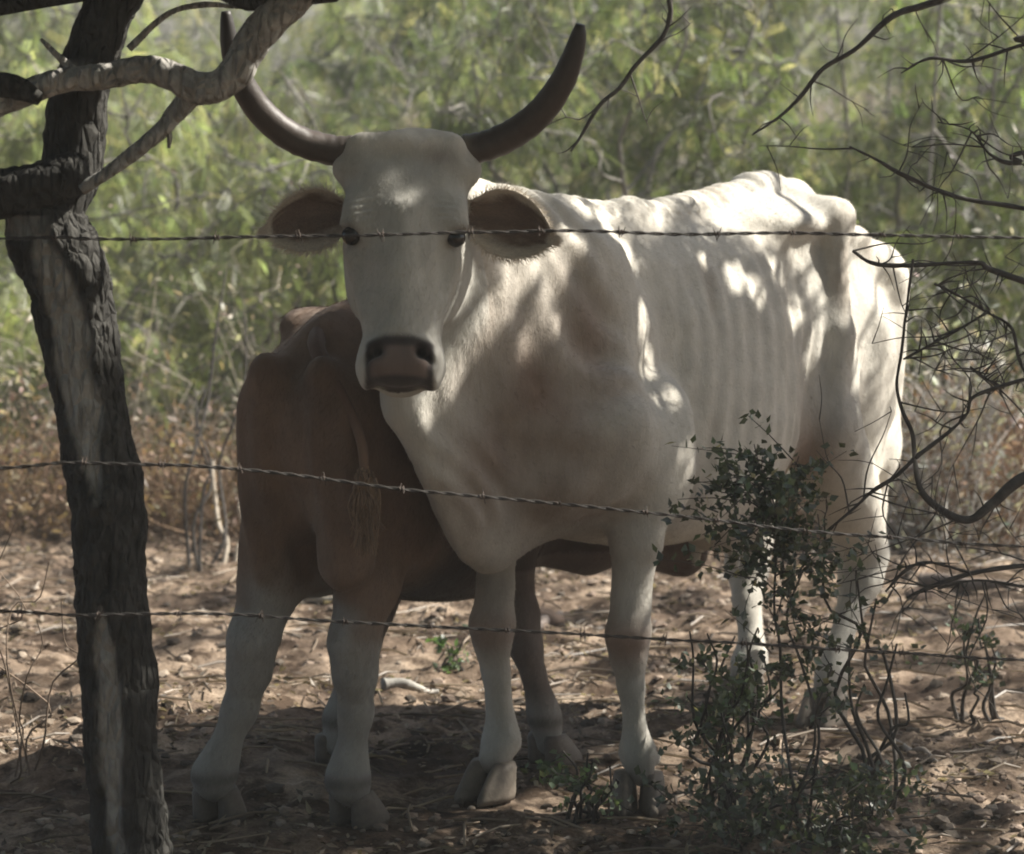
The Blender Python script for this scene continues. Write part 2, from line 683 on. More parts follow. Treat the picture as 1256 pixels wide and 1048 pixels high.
def gauss(P, c, r):
    c, r = np.asarray(c, float), np.asarray(r, float)
    return np.exp(-(((P - c) / r) ** 2).sum(1))


def make_hoof(parent, pos, heading, size, color, name='hoof'):
    """two claws; pos local foot centre on the ground, heading local angle"""
    g = Geo()
    ch, sh = math.cos(heading), math.sin(heading)
    for side in (-1, 1):
        rings = []
        n = 12
        for (h, rx, ry, fx) in ((0.0, 0.056, 0.027, 0.016), (0.012, 0.057, 0.028, 0.014), (0.035, 0.047, 0.026, 0.004), (0.062, 0.036, 0.024, -0.010), (0.075, 0.026, 0.020, -0.014)):
            a = np.linspace(0, 2 * np.pi, n, endpoint=False)
            x = (np.cos(a) * rx + fx + 0.010 * np.maximum(np.cos(a), 0) ** 3) * size
            y = (np.sin(a) * ry * (1 - 0.35 * np.maximum(np.cos(a), 0)) + side * 0.029) * size
            rings.append(np.stack([x * ch - y * sh, x * sh + y * ch, np.full(n, h * size - 0.004)], -1))
        V = np.vstack(rings + [rings[0].mean(0)[None], rings[-1].mean(0)[None]]) + np.array([pos[0], pos[1], 0])
        F = []
        for k in range(4):
            for j in range(n):
                F.append((k * n + j, k * n + (j + 1) % n, (k + 1) * n + (j + 1) % n, (k + 1) * n + j))
        T = []
        for j in range(n):
            T.append((5 * n, (j + 1) % n, j))
            T.append((5 * n + 1, 4 * n + j, 4 * n + (j + 1) % n))
        g.add(V, F, color)
        g.V.append(np.zeros((0, 3))); g.C.append(np.zeros((0, 3)))
        g.F.append(np.array(T) + g.n - len(V))
    g.V = [v for v in g.V if len(v)]
    g.C = [c for c in g.C if len(c)]
    return obj(name, g.mesh(name, M_HOOF), parent)

# ------------------------------------------------------------------ the white cow
def add_coat(root, V, F, C, n, seed, length, flow, skip=None):
    """short hair lying over the skin: one thin blade each, following flow(P) along the surface"""
    rng = np.random.RandomState(seed)
    a = np.linalg.norm(np.cross(V[F[:, 2]] - V[F[:, 0]], V[F[:, 3]] - V[F[:, 1]]), axis=1)
    w = a / a.sum()
    fi = rng.choice(len(F), n, p=w)
    u, v = rng.rand(n, 1), rng.rand(n, 1)
    q = F[fi]
    mixq = lambda A: (A[q[:, 0]] * (1 - u) + A[q[:, 1]] * u) * (1 - v) + (A[q[:, 3]] * (1 - u) + A[q[:, 2]] * u) * v
    P = mixq(V)
    N = normals(V, F)
    Nn = mixq(N)
    Nn /= np.maximum(np.linalg.norm(Nn, axis=1, keepdims=True), 1e-9)
    col = mixq(C) * rng.uniform(0.80, 1.28, (n, 1))
    if skip is not None:
        k = ~skip(P)
        P, Nn, col = P[k], Nn[k], col[k]
    n = len(P)
    D = flow(P) + rng.normal(0, 0.35, (n, 3))
    D -= Nn * (D * Nn).sum(1, keepdims=True)
    D /= np.maximum(np.linalg.norm(D, axis=1, keepdims=True), 1e-9)
    D = D * 0.95 + Nn * rng.uniform(0.10, 0.38, (n, 1))
    S = np.cross(D, Nn)
    S /= np.maximum(np.linalg.norm(S, axis=1, keepdims=True), 1e-9)
    L = length * rng.uniform(0.6, 1.4, (n, 1))
    wd = 0.00075
    T = np.stack([P - S * wd - Nn * 0.001, P + S * wd - Nn * 0.001, P + D * L], 1).reshape(-1, 3)
    me = np_mesh('coat', T, np.arange(len(T)).reshape(-1, 3), np.repeat(col, 3, axis=0), False, M_FUZZ)
    obj('coat_hair', me, root, kind='stuff')


def wl(px, py, d):
    return to_local(W(px, py, d), COW_O, COW_F, COW_L)


def build_cow():
    xs = np.concatenate([np.arange(-1.68, 0.40, 0.009), np.arange(0.40, 0.98, 0.0052)])
    ys = np.arange(-0.38, 0.40, 0.0068)
    zs = np.concatenate([np.arange(0.0, 0.95, 0.0095), np.arange(0.95, 1.62, 0.0058)])
    f = Field(xs, ys, zs)
    # trunk
    f.loft([-1.54, -1.43, -1.24, -1.04, -0.82, -0.60, -0.36, -0.12, 0.08, 0.24, 0.34],
           [0.10, 0.155, 0.205, 0.222, 0.235, 0.252, 0.226, 0.178, 0.168, 0.150, 0.10],
           [1.20, 1.285, 1.345, 1.365, 1.34, 1.325, 1.325, 1.345, 1.31, 1.22, 1.10],
           [1.00, 0.93, 0.82, 0.735, 0.615, 0.545, 0.545, 0.585, 0.63, 0.67, 0.74],
           n=2.3, taper=[0.15, 0.15, 0.12, 0.12, 0.18, 0.24, 0.28, 0.34, 0.36, 0.3, 0.2], k=0.03, endk=0.10)
    for s in (1, -1):
        # hooks, pins, sacral ridges
        f.ell((-0.94, s * 0.09, 1.295), (0.15, 0.12, 0.045), k=0.07)
        f.ell((-1.06, s * 0.205, 1.310), (0.055, 0.038, 0.035), k=0.05)
        f.rc((-1.06, s * 0.195, 1.315), (-1.09, 0, 1.375), 0.026, 0.03, k=0.05)
        f.rc((-1.07, s * 0.20, 1.295), (-1.28, s * 0.175, 1.225), 0.026, 0.030, k=0.06)
        f.rc((-1.28, s * 0.175, 1.225), (-1.47, s * 0.135, 1.165), 0.030, 0.045, k=0.06)
        f.ell((-1.50, s * 0.135, 1.15), (0.045, 0.05, 0.055), k=0.05)
        # thigh and buttock
        f.rc((-1.20, s * 0.135, 1.06), (-0.96, s * 0.205, 0.80), 0.165, 0.115, k=0.06, sc=(1, 0.8, 1))
        f.rc((-1.44, s * 0.150, 1.12), (-1.38, s * 0.175, 0.68), 0.095, 0.075, k=0.06)
        f.rc((-1.24, s * 0.18, 0.95), (-1.24, s * 0.185, 0.68), 0.14, 0.10, k=0.06, sc=(1, 0.75, 1))
        # hollows: flank, behind the hook
        f.ell((-0.87, s * 0.285, 1.19), (0.14, 0.09, 0.105), k=0.06, op='s')
        f.ell((-1.22, s * 0.27, 1.17), (0.13, 0.065, 0.085), k=0.07, op='s')
        f.ell((-0.86, s * 0.31, 0.93), (0.07, 0.06, 0.18), k=0.10, op='s')
        f.rc((-1.04, s * 0.225, 1.24), (-1.00, s * 0.245, 1.02), 0.020, 0.022, k=0.05)
        f.rc((-1.00, s * 0.245, 1.02), (-0.92, s * 0.245, 0.78), 0.022, 0.028, k=0.05)
        f.rc((-1.15, s * 0.285, 1.15), (-1.12, s * 0.305, 0.85), 0.045, 0.035, k=0.08, op='s')
        f.rc((-1.40, s * 0.235, 1.14), (-1.30, s * 0.245, 0.80), 0.020, 0.022, k=0.06)
        f.rc((-1.36, s * 0.285, 1.05), (-1.37, s * 0.28, 0.75), 0.03, 0.02, k=0.06, op='s')
        # shoulder blade, point of shoulder, upper arm
        ax = np.array([[0.93, 0, -0.37], [0, 1, 0], [0.37, 0, 0.93]])
        f.ell((-0.01, s * 0.105, 1.06), (0.11, 0.055, 0.26), ax, k=0.07)
        f.rc((-0.03, s * 0.085, 1.27), (0.06, s * 0.140, 1.04), 0.024, 0.028, k=0.05)
        f.rc((0.06, s * 0.140, 1.04), (0.12, s * 0.170, 0.90), 0.028, 0.045, k=0.07)
        f.rc((-0.17, s * 0.215, 1.20), (-0.20, s * 0.255, 0.92), 0.045, 0.04, k=0.08, op='s')
        f.rc((0.17, s * 0.205, 1.14), (0.25, s * 0.205, 0.98), 0.045, 0.04, k=0.08, op='s')
        f.ell((0.16, s * 0.140, 0.86), (0.09, 0.06, 0.12), k=0.10)
        f.rc((0.11, s * 0.165, 0.90), (-0.05, s * 0.185, 0.74), 0.085, 0.088, k=0.10)
        f.ell((-0.11, s * 0.195, 0.83), (0.11, 0.075, 0.13), k=0.08)
        # elbow fold hollow
        f.ell((-0.24, s * 0.30, 0.80), (0.07, 0.06, 0.14), k=0.09, op='s')
    # spine
    f.rc((0.02, 0, 1.325), (-0.30, 0, 1.320), 0.035, 0.03, k=0.06)
    f.rc((-0.30, 0, 1.320), (-1.0, 0, 1.365), 0.03, 0.03, k=0.06)
    f.rc((-1.0, 0, 1.365), (-1.24, 0, 1.345), 0.035, 0.035, k=0.06)
    f.rc((-1.24, 0, 1.345), (-1.50, 0, 1.24), 0.035, 0.04, k=0.06)
    # udder
    f.ell((-0.86, 0, 0.58), (0.15, 0.115, 0.115), k=0.06)
    for s in (1, -1):
        for xx in (-0.80, -0.92):
            f.rc((xx, s * 0.05, 0.52), (xx, s * 0.055, 0.44), 0.016, 0.012, k=0.02)
    # neck
    hb = to_local((-0.225, 6.70, 1.40), COW_O, COW_F, COW_L)
    th = to_local((-0.215, 6.66, 1.24), COW_O, COW_F, COW_L)
    f.rc((0.06, 0, 1.12), (hb[0], hb[1], hb[2] - 0.05), 0.205, 0.120, k=0.08, sc=(1, 0.66, 1))
    f.rc((0.16, 0, 0.96), (th[0] - 0.05, th[1], th[2] + 0.02), 0.20, 0.115, k=0.08, sc=(1, 0.62, 1))
    f.rc((0.00, 0, 1.285), (hb[0] - 0.03, hb[1], hb[2] + 0.015), 0.055, 0.06, k=0.07)
    # dewlap and brisket
    dl = [(th[0] + 0.03, th[1] + 0.005, 1.13), (th[0] + 0.025, th[1] + 0.02, 0.98), (0.455, -0.042, 0.85), (0.375, -0.03, 0.735), (0.285, -0.03, 0.668), (0.17, -0.02, 0.685)]
    rr = [0.040, 0.038, 0.040, 0.046, 0.050, 0.045]
    for (p, q, a, b_) in zip(dl[:-1], dl[1:], rr[:-1], rr[1:]):
        f.rc(p, q, a, b_, k=0.07, sc=(1, 0.65, 1))
    nk = [(0.40, -0.06, 1.20), (0.34, -0.04, 1.08), (0.28, -0.02, 0.98), (0.22, 0, 0.88), (0.15, 0, 0.80)]
    for p, q in zip(dl, nk):
        f.rc(p, q, 0.050, 0.12, k=0.08, sc=(1, 0.5, 1))
    # fore legs
    fl, fr = COW_FEET['fl'], COW_FEET['fr']
    f.chain([(-0.03, 0.185, 0.78, 0.088), (-0.01, 0.178, 0.62, 0.059), (0.0, 0.172, 0.49, 0.042), (0.015, 0.17, 0.405, 0.050), (0.010, 0.17, 0.355, 0.040),
             (0.0, 0.172, 0.28, 0.029), (-0.015, 0.175, 0.17, 0.028), (-0.025, 0.178, 0.125, 0.042), (fl[0] - 0.012, fl[1], 0.080, 0.034)], k=0.018)
    f.chain([(-0.03, -0.185, 0.78, 0.088), (0.0, -0.178, 0.62, 0.060), (0.02, -0.172, 0.49, 0.043), (0.035, -0.17, 0.40, 0.051), (0.028, -0.17, 0.355, 0.041),
             (0.015, -0.17, 0.28, 0.032), (-0.005, -0.17, 0.17, 0.031), (-0.005, -0.17, 0.125, 0.044), (fr[0] - 0.02, fr[1], 0.080, 0.036)], k=0.018)
    # hind legs
    for s, ft, dx in ((1, COW_FEET['hl'], 0.0), (-1, COW_FEET['hr'], -0.03)):
        f.chain([(-0.98, s * 0.20, 0.78, 0.11), (-1.19 + dx, s * 0.185, 0.58, 0.090), (-1.345 + dx, s * 0.175, 0.41, 0.062), (-1.33 + dx, s * 0.172, 0.345, 0.056),
                 (-1.27 + dx, s * 0.165 - (0.02 if s < 0 else 0) * -1, 0.26, 0.034), (ft[0] - 0.07, ft[1], 0.155, 0.031), (ft[0] - 0.055, ft[1], 0.115, 0.043), (ft[0] - 0.02, ft[1], 0.080, 0.036)], k=0.02)
        f.chain([(-1.38, s * 0.175, 0.70, 0.065), (-1.395 + dx, s * 0.172, 0.54, 0.034), (-1.395 + dx, s * 0.174, 0.44, 0.034)], k=0.05)
    # dewclaws
    for ft, b_ in ((fl, -0.03), (fr, -0.01), (COW_FEET['hl'], -1.155), (COW_FEET['hr'], -1.225)):
        for s in (-1, 1):
            f.ell((b_ - 0.04, ft[1] + s * 0.02, 0.105), (0.014, 0.011, 0.02), k=0.01)
    # head
    P0 = to_local((-0.222, 6.565, 1.515), COW_O, COW_F, COW_L)
    M0 = to_local((-0.232, 6.372, 1.070), COW_O, COW_F, COW_L)
    sa = unit(M0 - P0)
    rt = np.array([1.0, 0, 0]) @ np.array([COW_F, COW_L, [0, 0, 1]]).T
    la = unit(rt - sa * (rt @ sa))
    na = unit(np.cross(sa, la))
    toc = np.array([-COW_F[1] * 0, 0, 0])
    camdir = np.array([np.array([0, -1.0, 0]) @ COW_F, np.array([0, -1.0, 0]) @ COW_L, 0])
    if na @ camdir < 0:
        na = -na
    H = lambda s, t, n: P0 + sa * s + la * t + na * n
    A = np.array([sa, la, na])
    f.loft([0.0, 0.05, 0.12, 0.19, 0.27, 0.35, 0.42, 0.47, 0.505],
           [0.116, 0.128, 0.129, 0.122, 0.104, 0.088, 0.079, 0.080, 0.070],
           [-0.02, 0.012, 0.022, 0.020, 0.012, 0.004, 0.0, -0.006, -0.022],
           [-0.13, -0.16, -0.19, -0.205, -0.195, -0.165, -0.135, -0.115, -0.10],
           o=P0, axes=A, n=2.9, taper=0.02, k=0.045, endk=0.045)
    # poll ridge, brows, cheeks, nose bridge
    f.rc(H(-0.004, -0.09, -0.03), H(-0.004, 0.09, -0.03), 0.036, 0.036, k=0.04)
    f.ell(H(-0.016, 0.01, -0.035), (0.03, 0.06, 0.04), A, k=0.04)
    for s in (1, -1):
        f.rc(H(0.035, s * 0.090, -0.045), H(0.034, s * 0.128, -0.048), 0.034, 0.030, k=0.03)
        f.ell(H(0.160, s * 0.106, -0.016), (0.045, 0.022, 0.026), A, k=0.04)
        f.ell(H(0.198, s * 0.120, -0.016), (0.021, 0.018, 0.020), A, k=0.012, op='s')
        f.rc(H(0.172, s * 0.126, -0.010), H(0.178, s * 0.100, 0.004), 0.008, 0.007, k=0.014)
        f.rc(H(0.226, s * 0.122, -0.022), H(0.220, s * 0.102, 0.0), 0.007, 0.006, k=0.014)
        f.ell(H(0.23, s * 0.085, -0.14), (0.09, 0.035, 0.06), A, k=0.05)
        f.rc(H(0.24, s * 0.100, -0.045), H(0.34, s * 0.072, -0.05), 0.018, 0.012, k=0.035)
        f.ell(H(0.29, s * 0.104, 0.004), (0.06, 0.022, 0.03), A, k=0.05, op='s')
        # lips at the side of the muzzle
        f.ell(H(0.472, s * 0.068, -0.055), (0.050, 0.020, 0.04), A, k=0.03)
        f.ell(H(0.455, s * 0.040, -0.004), (0.030, 0.026, 0.018), A, k=0.025)
    f.rc(H(0.16, 0, 0.012), H(0.40, 0, -0.006), 0.022, 0.026, k=0.05)
    # nose pad, nostrils, mouth, chin
    f.ell(H(0.478, 0, -0.020), (0.044, 0.062, 0.036), A, k=0.03)
    for s in (1, -1):
        f.ell(H(0.458, s * 0.043, 0.014), (0.014, 0.013, 0.024), A, k=0.010, op='s')
        f.rc(H(0.462, s * 0.050, 0.010), H(0.476, s * 0.066, -0.006), 0.009, 0.006, k=0.01, op='s')
    f.rc(H(0.522, -0.06, -0.050), H(0.522, 0.06, -0.050), 0.004, 0.004, k=0.008, op='s')
    f.ell(H(0.498, 0, -0.090), (0.030, 0.044, 0.032), A, k=0.03)
    V, F = f.nets()
    V = relax(V, F, 3, 0.5)
    N = normals(V, F)
    # fine anatomy by displacement: ribs, skin folds, veins, loose coat
    Xl, Yl, Zl = V.T
    hs = ((V - P0) @ sa)
    ht = ((V - P0) @ la)
    hn = ((V - P0) @ na)
    head = sstep(-0.02, 0.03, hs) * sstep(-0.25, -0.2, hn) * (Xl > 0.42)
    ribm = sstep(-0.86, -0.72, Xl) * (1 - sstep(-0.30, -0.16, Xl)) * sstep(0.66, 0.80, Zl) * (1 - sstep(1.20, 1.32, Zl)) * sstep(0.10, 0.2, np.abs(Yl))
    ph = (Xl + 0.20 * (Zl - 1.0)) / 0.068
    rib = np.sin(2 * np.pi * ph + 2.8 * vnoise(V, 2.6, 4))
    disp = ribm * (0.0066 * rib * (0.35 + 0.65 * sstep(-0.4, 0.5, vnoise(V, 3.5, 66))) + 0.001)
    neckm = sstep(0.02, 0.15, Xl) * (1 - head) * sstep(0.60, 0.75, Zl)
    fold = np.sin(2 * np.pi * (Xl * 0.8 - 0.35 * Zl + 0.16 * vnoise(V, 3.2, 8)) / 0.080)
    disp += neckm * 0.0075 * fold * (0.4 + 0.6 * sstep(-0.2, 0.5, vnoise(V, 5, 31)))
    flm = sstep(-1.0, -0.9, Xl) * (1 - sstep(-0.74, -0.64, Xl)) * sstep(0.7, 0.8, Zl) * (1 - sstep(1.1, 1.2, Zl))
    disp += flm * 0.004 * np.sin(2 * np.pi * (Xl + 0.5 * Zl + 0.08 * vnoise(V, 5, 2)) / 0.085)
    spm = (np.abs(Yl) < 0.05) * (Zl > 1.28) * (Xl < 0.05) * (Xl > -1.0)
    disp += spm * 0.004 * np.sin(2 * np.pi * Xl / 0.055)
    disp += (1 - head) * (0.0055 * fbm(V, 9, 12, 2) + 0.0022 * fbm(V * np.array([1, 1, 0.45]), 26, 13, 2)) + 0.0010 * fbm(V, 60, 5, 2)
    disp += head * (0.0028 * fbm(V, 17, 21, 3) + 0.0018 * np.sin(2 * np.pi * hs / 0.014 + 3 * vnoise(V, 14, 6)) * gauss(np.stack([hs, np.abs(ht), hn], -1), (0.145, 0.085, 0.0), (0.03, 0.03, 0.06)))
    V = V + N * disp[:, None]
    # coat colour
    C = np.tile(np.array([[0.575, 0.54, 0.475]]), (len(V), 1))
    nb = fbm(V, 6, 40, 3)
    fawn = np.array([0.21, 0.145, 0.108])
    rust = np.array([0.27, 0.15, 0.10])
    m = np.zeros(len(V))
    for c, r, a in (((0.30, 0.08, 0.86), (0.24, 0.18, 0.30), 0.85), ((0.24, -0.10, 0.82), (0.16, 0.12, 0.16), 0.75), ((0.18, 0.14, 0.98), (0.12, 0.12, 0.26), 0.80),
                    ((0.16, 0.10, 0.70), (0.14, 0.12, 0.12), 0.6), ((0.42, 0.02, 1.10), (0.10, 0.08, 0.12), 0.4), ((-0.86, 0.2, 0.74), (0.12, 0.2, 0.14), 0.75),
                    ((-0.22, 0.22, 0.66), (0.09, 0.12, 0.10), 0.55), ((-0.88, 0, 0.56), (0.2, 0.2, 0.14), 0.55)):
        m = np.maximum(m, a * gauss(V, c, r))
    C = mixc(C, fawn, np.clip(m * 1.35, 0, 0.95) * (0.9 + 0.5 * nb) * (1 - head))  # fawn coat; chest darkened further, putting deeper shade into the colour
    grey = np.array([0.40, 0.385, 0.35])
    C = mixc(C, grey, 0.55 * sstep(0.0, 0.6, fbm(V, 3.0, 77, 3)) * (1 - head))
    C = mixc(C, (0.27, 0.215, 0.165), 0.5 * sstep(0.15, 0.6, fbm(V * np.array([1, 1, 0.5]), 7.0, 177, 4)) * (1 - 0.6 * head))
    # legs greyer, knees brown, mud near the hooves
    C = mixc(C, grey, 0.45 * (1 - sstep(0.40, 0.62, Zl)))
    for ft in COW_FEET.values():
        kx = 0.02 if ft[0] > -0.5 else -1.28
        C = mixc(C, rust, 0.8 * gauss(V, (kx + 0.03, ft[1], 0.39), (0.07, 0.08, 0.055)) * (ft[0] > -0.5))
    C = mixc(C, (0.16, 0.12, 0.09), 0.75 * (1 - sstep(0.055, 0.13, Zl + 0.02 * nb)))
    # head markings; face grey also lowered, putting deeper shade into the colour
    C = mixc(C, (0.42, 0.405, 0.365), head * 0.9)
    C = mixc(C, fawn, 0.45 * head * gauss(np.stack([hs, ht, hn], -1), (0.01, 0.07, 0.0), (0.04, 0.04, 0.05)))
    hp = np.stack([hs, np.abs(ht), hn], -1)
    C = mixc(C, (0.10, 0.08, 0.07), head * 0.8 * gauss(hp, (0.199, 0.115, -0.005), (0.026, 0.022, 0.035)))
    # muzzle: dark rim, pinkish brown pad, black nostrils
    pad = sstep(0.418, 0.434, hs + 0.25 * np.maximum(np.abs(ht) - 0.03, 0) * -1 + 0.004 * nb) * (1 - sstep(0.066, 0.076, np.abs(ht))) * sstep(-0.075, -0.05, hn)
    C = mixc(C, (0.050, 0.042, 0.040), pad * head)
    inner = sstep(0.442, 0.456, hs) * (1 - sstep(0.052, 0.064, np.abs(ht))) * sstep(-0.050, -0.035, hn) * (1 - sstep(0.503, 0.513, hs))
    C = mixc(C, (0.165, 0.122, 0.102), inner * head * 0.9)
    nos = np.maximum(gauss(hp, (0.458, 0.045, 0.005), (0.013, 0.012, 0.03)), 0.8 * gauss(hp, (0.468, 0.058, -0.002), (0.008, 0.010, 0.03)))
    C = mixc(C, (0.010, 0.008, 0.008), np.clip(nos * 1.6, 0, 1) * head)
    C = mixc(C, (0.06, 0.05, 0.045), head * sstep(0.51, 0.52, hs) * (1 - sstep(0.06, 0.075, np.abs(ht))) * (hn > -0.07))
    C = np.clip(C * (1 + 0.10 * fbm(V, 24, 91, 2))[:, None], 0.005, 1)

    root = thing('white_cow', tuple(COW_O), 'gaunt white horned cow facing the camera behind the barbed wire, flank dappled with sun', 'cow')
    root.matrix_world = Matrix(((COW_F[0], COW_L[0], 0, COW_O[0]), (COW_F[1], COW_L[1], 0, COW_O[1]), (0, 0, 1, 0), (0, 0, 0, 1)))
    obj('body', np_mesh('cow_body', V, F, C, True, M_COAT), root)
    def flow(P):
        d = np.tile(np.array([[-0.55, 0.0, -0.85]]), (len(P), 1))
        hd = sstep(0.40, 0.50, P[:, 0])[:, None] * (P[:, 2] > 0.98)[:, None]
        return d * (1 - hd) + hd * sa[None]
    add_coat(root, V, F, C, 260000, 71, 0.009, flow, lambda P: (((P - P0) @ sa) > 0.425) & (P[:, 0] > 0.6))
    for nm, ft in COW_FEET.items():
        make_hoof(root, ft, 0.45 if nm == 'fl' else (-0.1 if nm == 'fr' else 0.0), 1.12, (0.19, 0.16, 0.13))
    # horns
    HL = [(432, 186, 6.615), (405, 184, 6.61), (365, 172, 6.60), (328, 146, 6.58), (302, 112, 6.56), (287, 75, 6.545), (280, 42, 6.535), (277, 14, 6.53)]
    HR = [(570, 184, 6.615), (597, 179, 6.61), (632, 163, 6.60), (664, 137, 6.58), (688, 103, 6.56), (702, 70, 6.545), (709, 46, 6.535), (712, 30, 6.53)]
    rad = [0.033, 0.0325, 0.032, 0.0305, 0.028, 0.023, 0.0175, 0.010]
    for pts in (HL, HR):
        q = np.array([list(wl(*p)) + [r] for p, r in zip(pts, rad)])
        q = spline(q, 44)
        t = np.linspace(0, 1, len(q))
        g = Geo()
        ring = 1 + 0.035 * np.sin(t * 95) * (1 - sstep(0.2, 0.55, t))
        cc = mixc(np.tile(np.array([[0.055, 0.041, 0.033]]), (len(q), 1)), (0.032, 0.027, 0.025), sstep(0.35, 0.9, t))
        cc = mixc(cc, (0.16, 0.13, 0.10), (1 - sstep(0.0, 0.12, t)) * 0.7)
        add_tube(g, q[:, :3], q[:, 3] * ring, cc, sides=20, jitter=0.0016, jscale=45, seed=3)
        obj('horn', g.mesh('horn', M_HORN), root)
    # ears: cupped leaf shapes, opening towards the viewer
    for side, base, tip, halfw in ((1, (574, 262, 6.63), (683, 284, 6.60), 0.076), (-1, (428, 262, 6.63), (322, 274, 6.60), 0.070)):
        a, b_ = wl(*base), wl(*tip)
        ax = b_ - a
        L = np.linalg.norm(ax)
        ax /= L
        cd = unit(to_local(np.array([0.0, 0.0, 1.3]), COW_O, COW_F, COW_L) - a)
        cd = unit(cd - ax * (cd @ ax))
        upv = np.cross(cd, ax)
        upv = upv if upv[2] > 0 else -upv
        cd = unit(cd * 0.93 - upv * 0.30)
        nu, nv = 26, 17
        u = np.linspace(0, 1, nu)
        v = np.linspace(-1, 1, nv)
        U, Vv = np.meshgrid(u, v, indexing='ij')
        prof = np.interp(u, [0, 0.08, 0.22, 0.45, 0.68, 0.85, 0.95, 1.0], [0.36, 0.58, 0.88, 1.0, 0.86, 0.54, 0.26, 0.02]) * halfw
        prof = np.convolve(np.pad(prof, 2, mode='edge'), np.ones(5) / 5, 'valid')
        Wd = prof[:, None] * np.where(Vv > 0, 1.0, 0.95)
        cup = -(1 - Vv ** 2) * (0.050 * (1 - 0.45 * U)) * (prof[:, None] / halfw)
        droop = -0.016 * U ** 2
        Pin = a + ax * (U * L)[..., None] + upv * (Vv * Wd + droop)[..., None] + cd * (cup + 0.012)[..., None]
        Pout = Pin - cd * (0.014 + 0.0 * U)[..., None] - upv * (np.sign(Vv) * 0.003)[..., None]
        Vt = np.vstack([Pin.reshape(-1, 3), Pout.reshape(-1, 3)])
        Id = np.arange(nu * nv).reshape(nu, nv)
        Fi = np.stack([Id[:-1, :-1], Id[1:, :-1], Id[1:, 1:], Id[:-1, 1:]], -1).reshape(-1, 4)
        Fo = Fi[:, ::-1] + nu * nv
        rim = []
        loop = list(Id[:, 0]) + list(Id[-1, 1:]) + list(Id[::-1, -1][1:]) + list(Id[0, ::-1][1:])
        for i0, i1 in zip(loop[:-1], loop[1:]):
            rim.append((i0, i0 + nu * nv, i1 + nu * nv, i1))
        edge = np.maximum(np.abs(Vv) ** 3, sstep(0.82, 1.0, U))
        st = vnoise(np.stack([U.ravel() * 5, Vv.ravel() * 22, U.ravel() * 0], -1), 1.0, 61).reshape(U.shape)
        cin = mixc(np.tile(np.array([[0.19, 0.135, 0.105]]), (nu * nv, 1)), (0.30, 0.23, 0.18), np.clip((0.5 * st + 0.15), 0, 1).ravel())
        cin = mixc(cin, (0.60, 0.54, 0.46), sstep(0.16, 0.55, edge + 0.22 * st).ravel())  # pale rim hair, widened in the colour to stand in for a sunlit edge
        cout = np.tile(np.array([[0.58, 0.53, 0.45]]), (nu * nv, 1))
        cout = mixc(cout, (0.30, 0.25, 0.21), np.full(nu * nv, 0.35))
        me = np_mesh('ear', Vt, np.vstack([Fi, Fo, np.array(rim)]), np.vstack([cin, cout]), True, M_COAT)
        ear = obj('ear', me, root)
        FE = np.vstack([Fi, Fo])
        add_coat(ear, Vt, FE, np.vstack([cin, cout]), 9000, 73 + side, 0.014, lambda P, ax=ax, a=a: np.tile(ax[None], (len(P), 1)))
        # longer fringe along the rim
        rr_ = np.random.RandomState(9 + side)
        rim_i = np.array([k for k in loop if True])
        k = rr_.choice(rim_i, 900)
        base_ = Vt[k] + rr_.normal(0, 0.002, (900, 3))
        ctr_ = a + ax * L * 0.5
        out_ = base_ - ctr_
        out_ /= np.linalg.norm(out_, axis=1, keepdims=True)
        d_ = out_ + ax * 0.6 + rr_.normal(0, 0.35, (900, 3))
        d_ /= np.linalg.norm(d_, axis=1, keepdims=True)
        s_ = np.cross(d_, cd[None])
        s_ /= np.maximum(np.linalg.norm(s_, axis=1, keepdims=True), 1e-9)
        Lh = rr_.uniform(0.008, 0.024, (900, 1))
        Tt = np.stack([base_ - s_ * 0.0007, base_ + s_ * 0.0007, base_ + d_ * Lh], 1).reshape(-1, 3)
        obj('ear_fringe', np_mesh('ear_fringe', Tt, np.arange(2700).reshape(-1, 3), np.tile(np.array([[0.58, 0.52, 0.44]]), (2700, 1)), False, M_FUZZ), ear, kind='stuff')
    # eyes with lids are in the body; eyeballs
    for s in (1, -1):
        c = H(0.199, s * 0.1095, -0.012)
        g = Geo()
        th_, ph_ = np.meshgrid(np.linspace(0, np.pi, 12), np.linspace(0, 2 * np.pi, 18, endpoint=False), indexing='ij')
        Vs = c + 0.0205 * np.stack([np.sin(th_) * np.cos(ph_), np.sin(th_) * np.sin(ph_), np.cos(th_)], -1).reshape(-1, 3)
        Id = np.arange(12 * 18).reshape(12, 18)
        Fs = np.stack([Id[:-1], Id[1:], np.roll(Id[1:], -1, 1), np.roll(Id[:-1], -1, 1)], -1).reshape(-1, 4)
        g.add(Vs, Fs, (0.012, 0.009, 0.008))
        obj('eye', g.mesh('eye', M_EYE), root)
    # tail
    g = Geo()
    q = spline(np.array([(-1.48, 0, 1.255, 0.032), (-1.56, 0.0, 1.21, 0.030), (-1.60, 0.01, 1.08, 0.022), (-1.60, 0.03, 0.90, 0.017), (-1.575, 0.05, 0.70, 0.014), (-1.56, 0.055, 0.55, 0.012)]), 30)
    add_tube(g, q[:, :3], q[:, 3], (0.50, 0.43, 0.34), 10)
    rng = np.random.RandomState(5)
    for k in range(60):
        e = np.array([-1.555 + rng.normal(0, 0.02), 0.055 + rng.normal(0, 0.02), 0.30 + rng.uniform(-0.06, 0.1)])
        m_ = np.array([-1.555 + rng.normal(0, 0.012), 0.055 + rng.normal(0, 0.012), 0.50])
        add_tube(g, spline(np.array([(-1.563, 0.055, 0.60), m_, e]), 6), np.linspace(0.003, 0.001, 6), (0.16, 0.10, 0.07), 4, False)
    obj('tail', g.mesh('tail', M_COAT), root)
    return root


cow = build_cow()


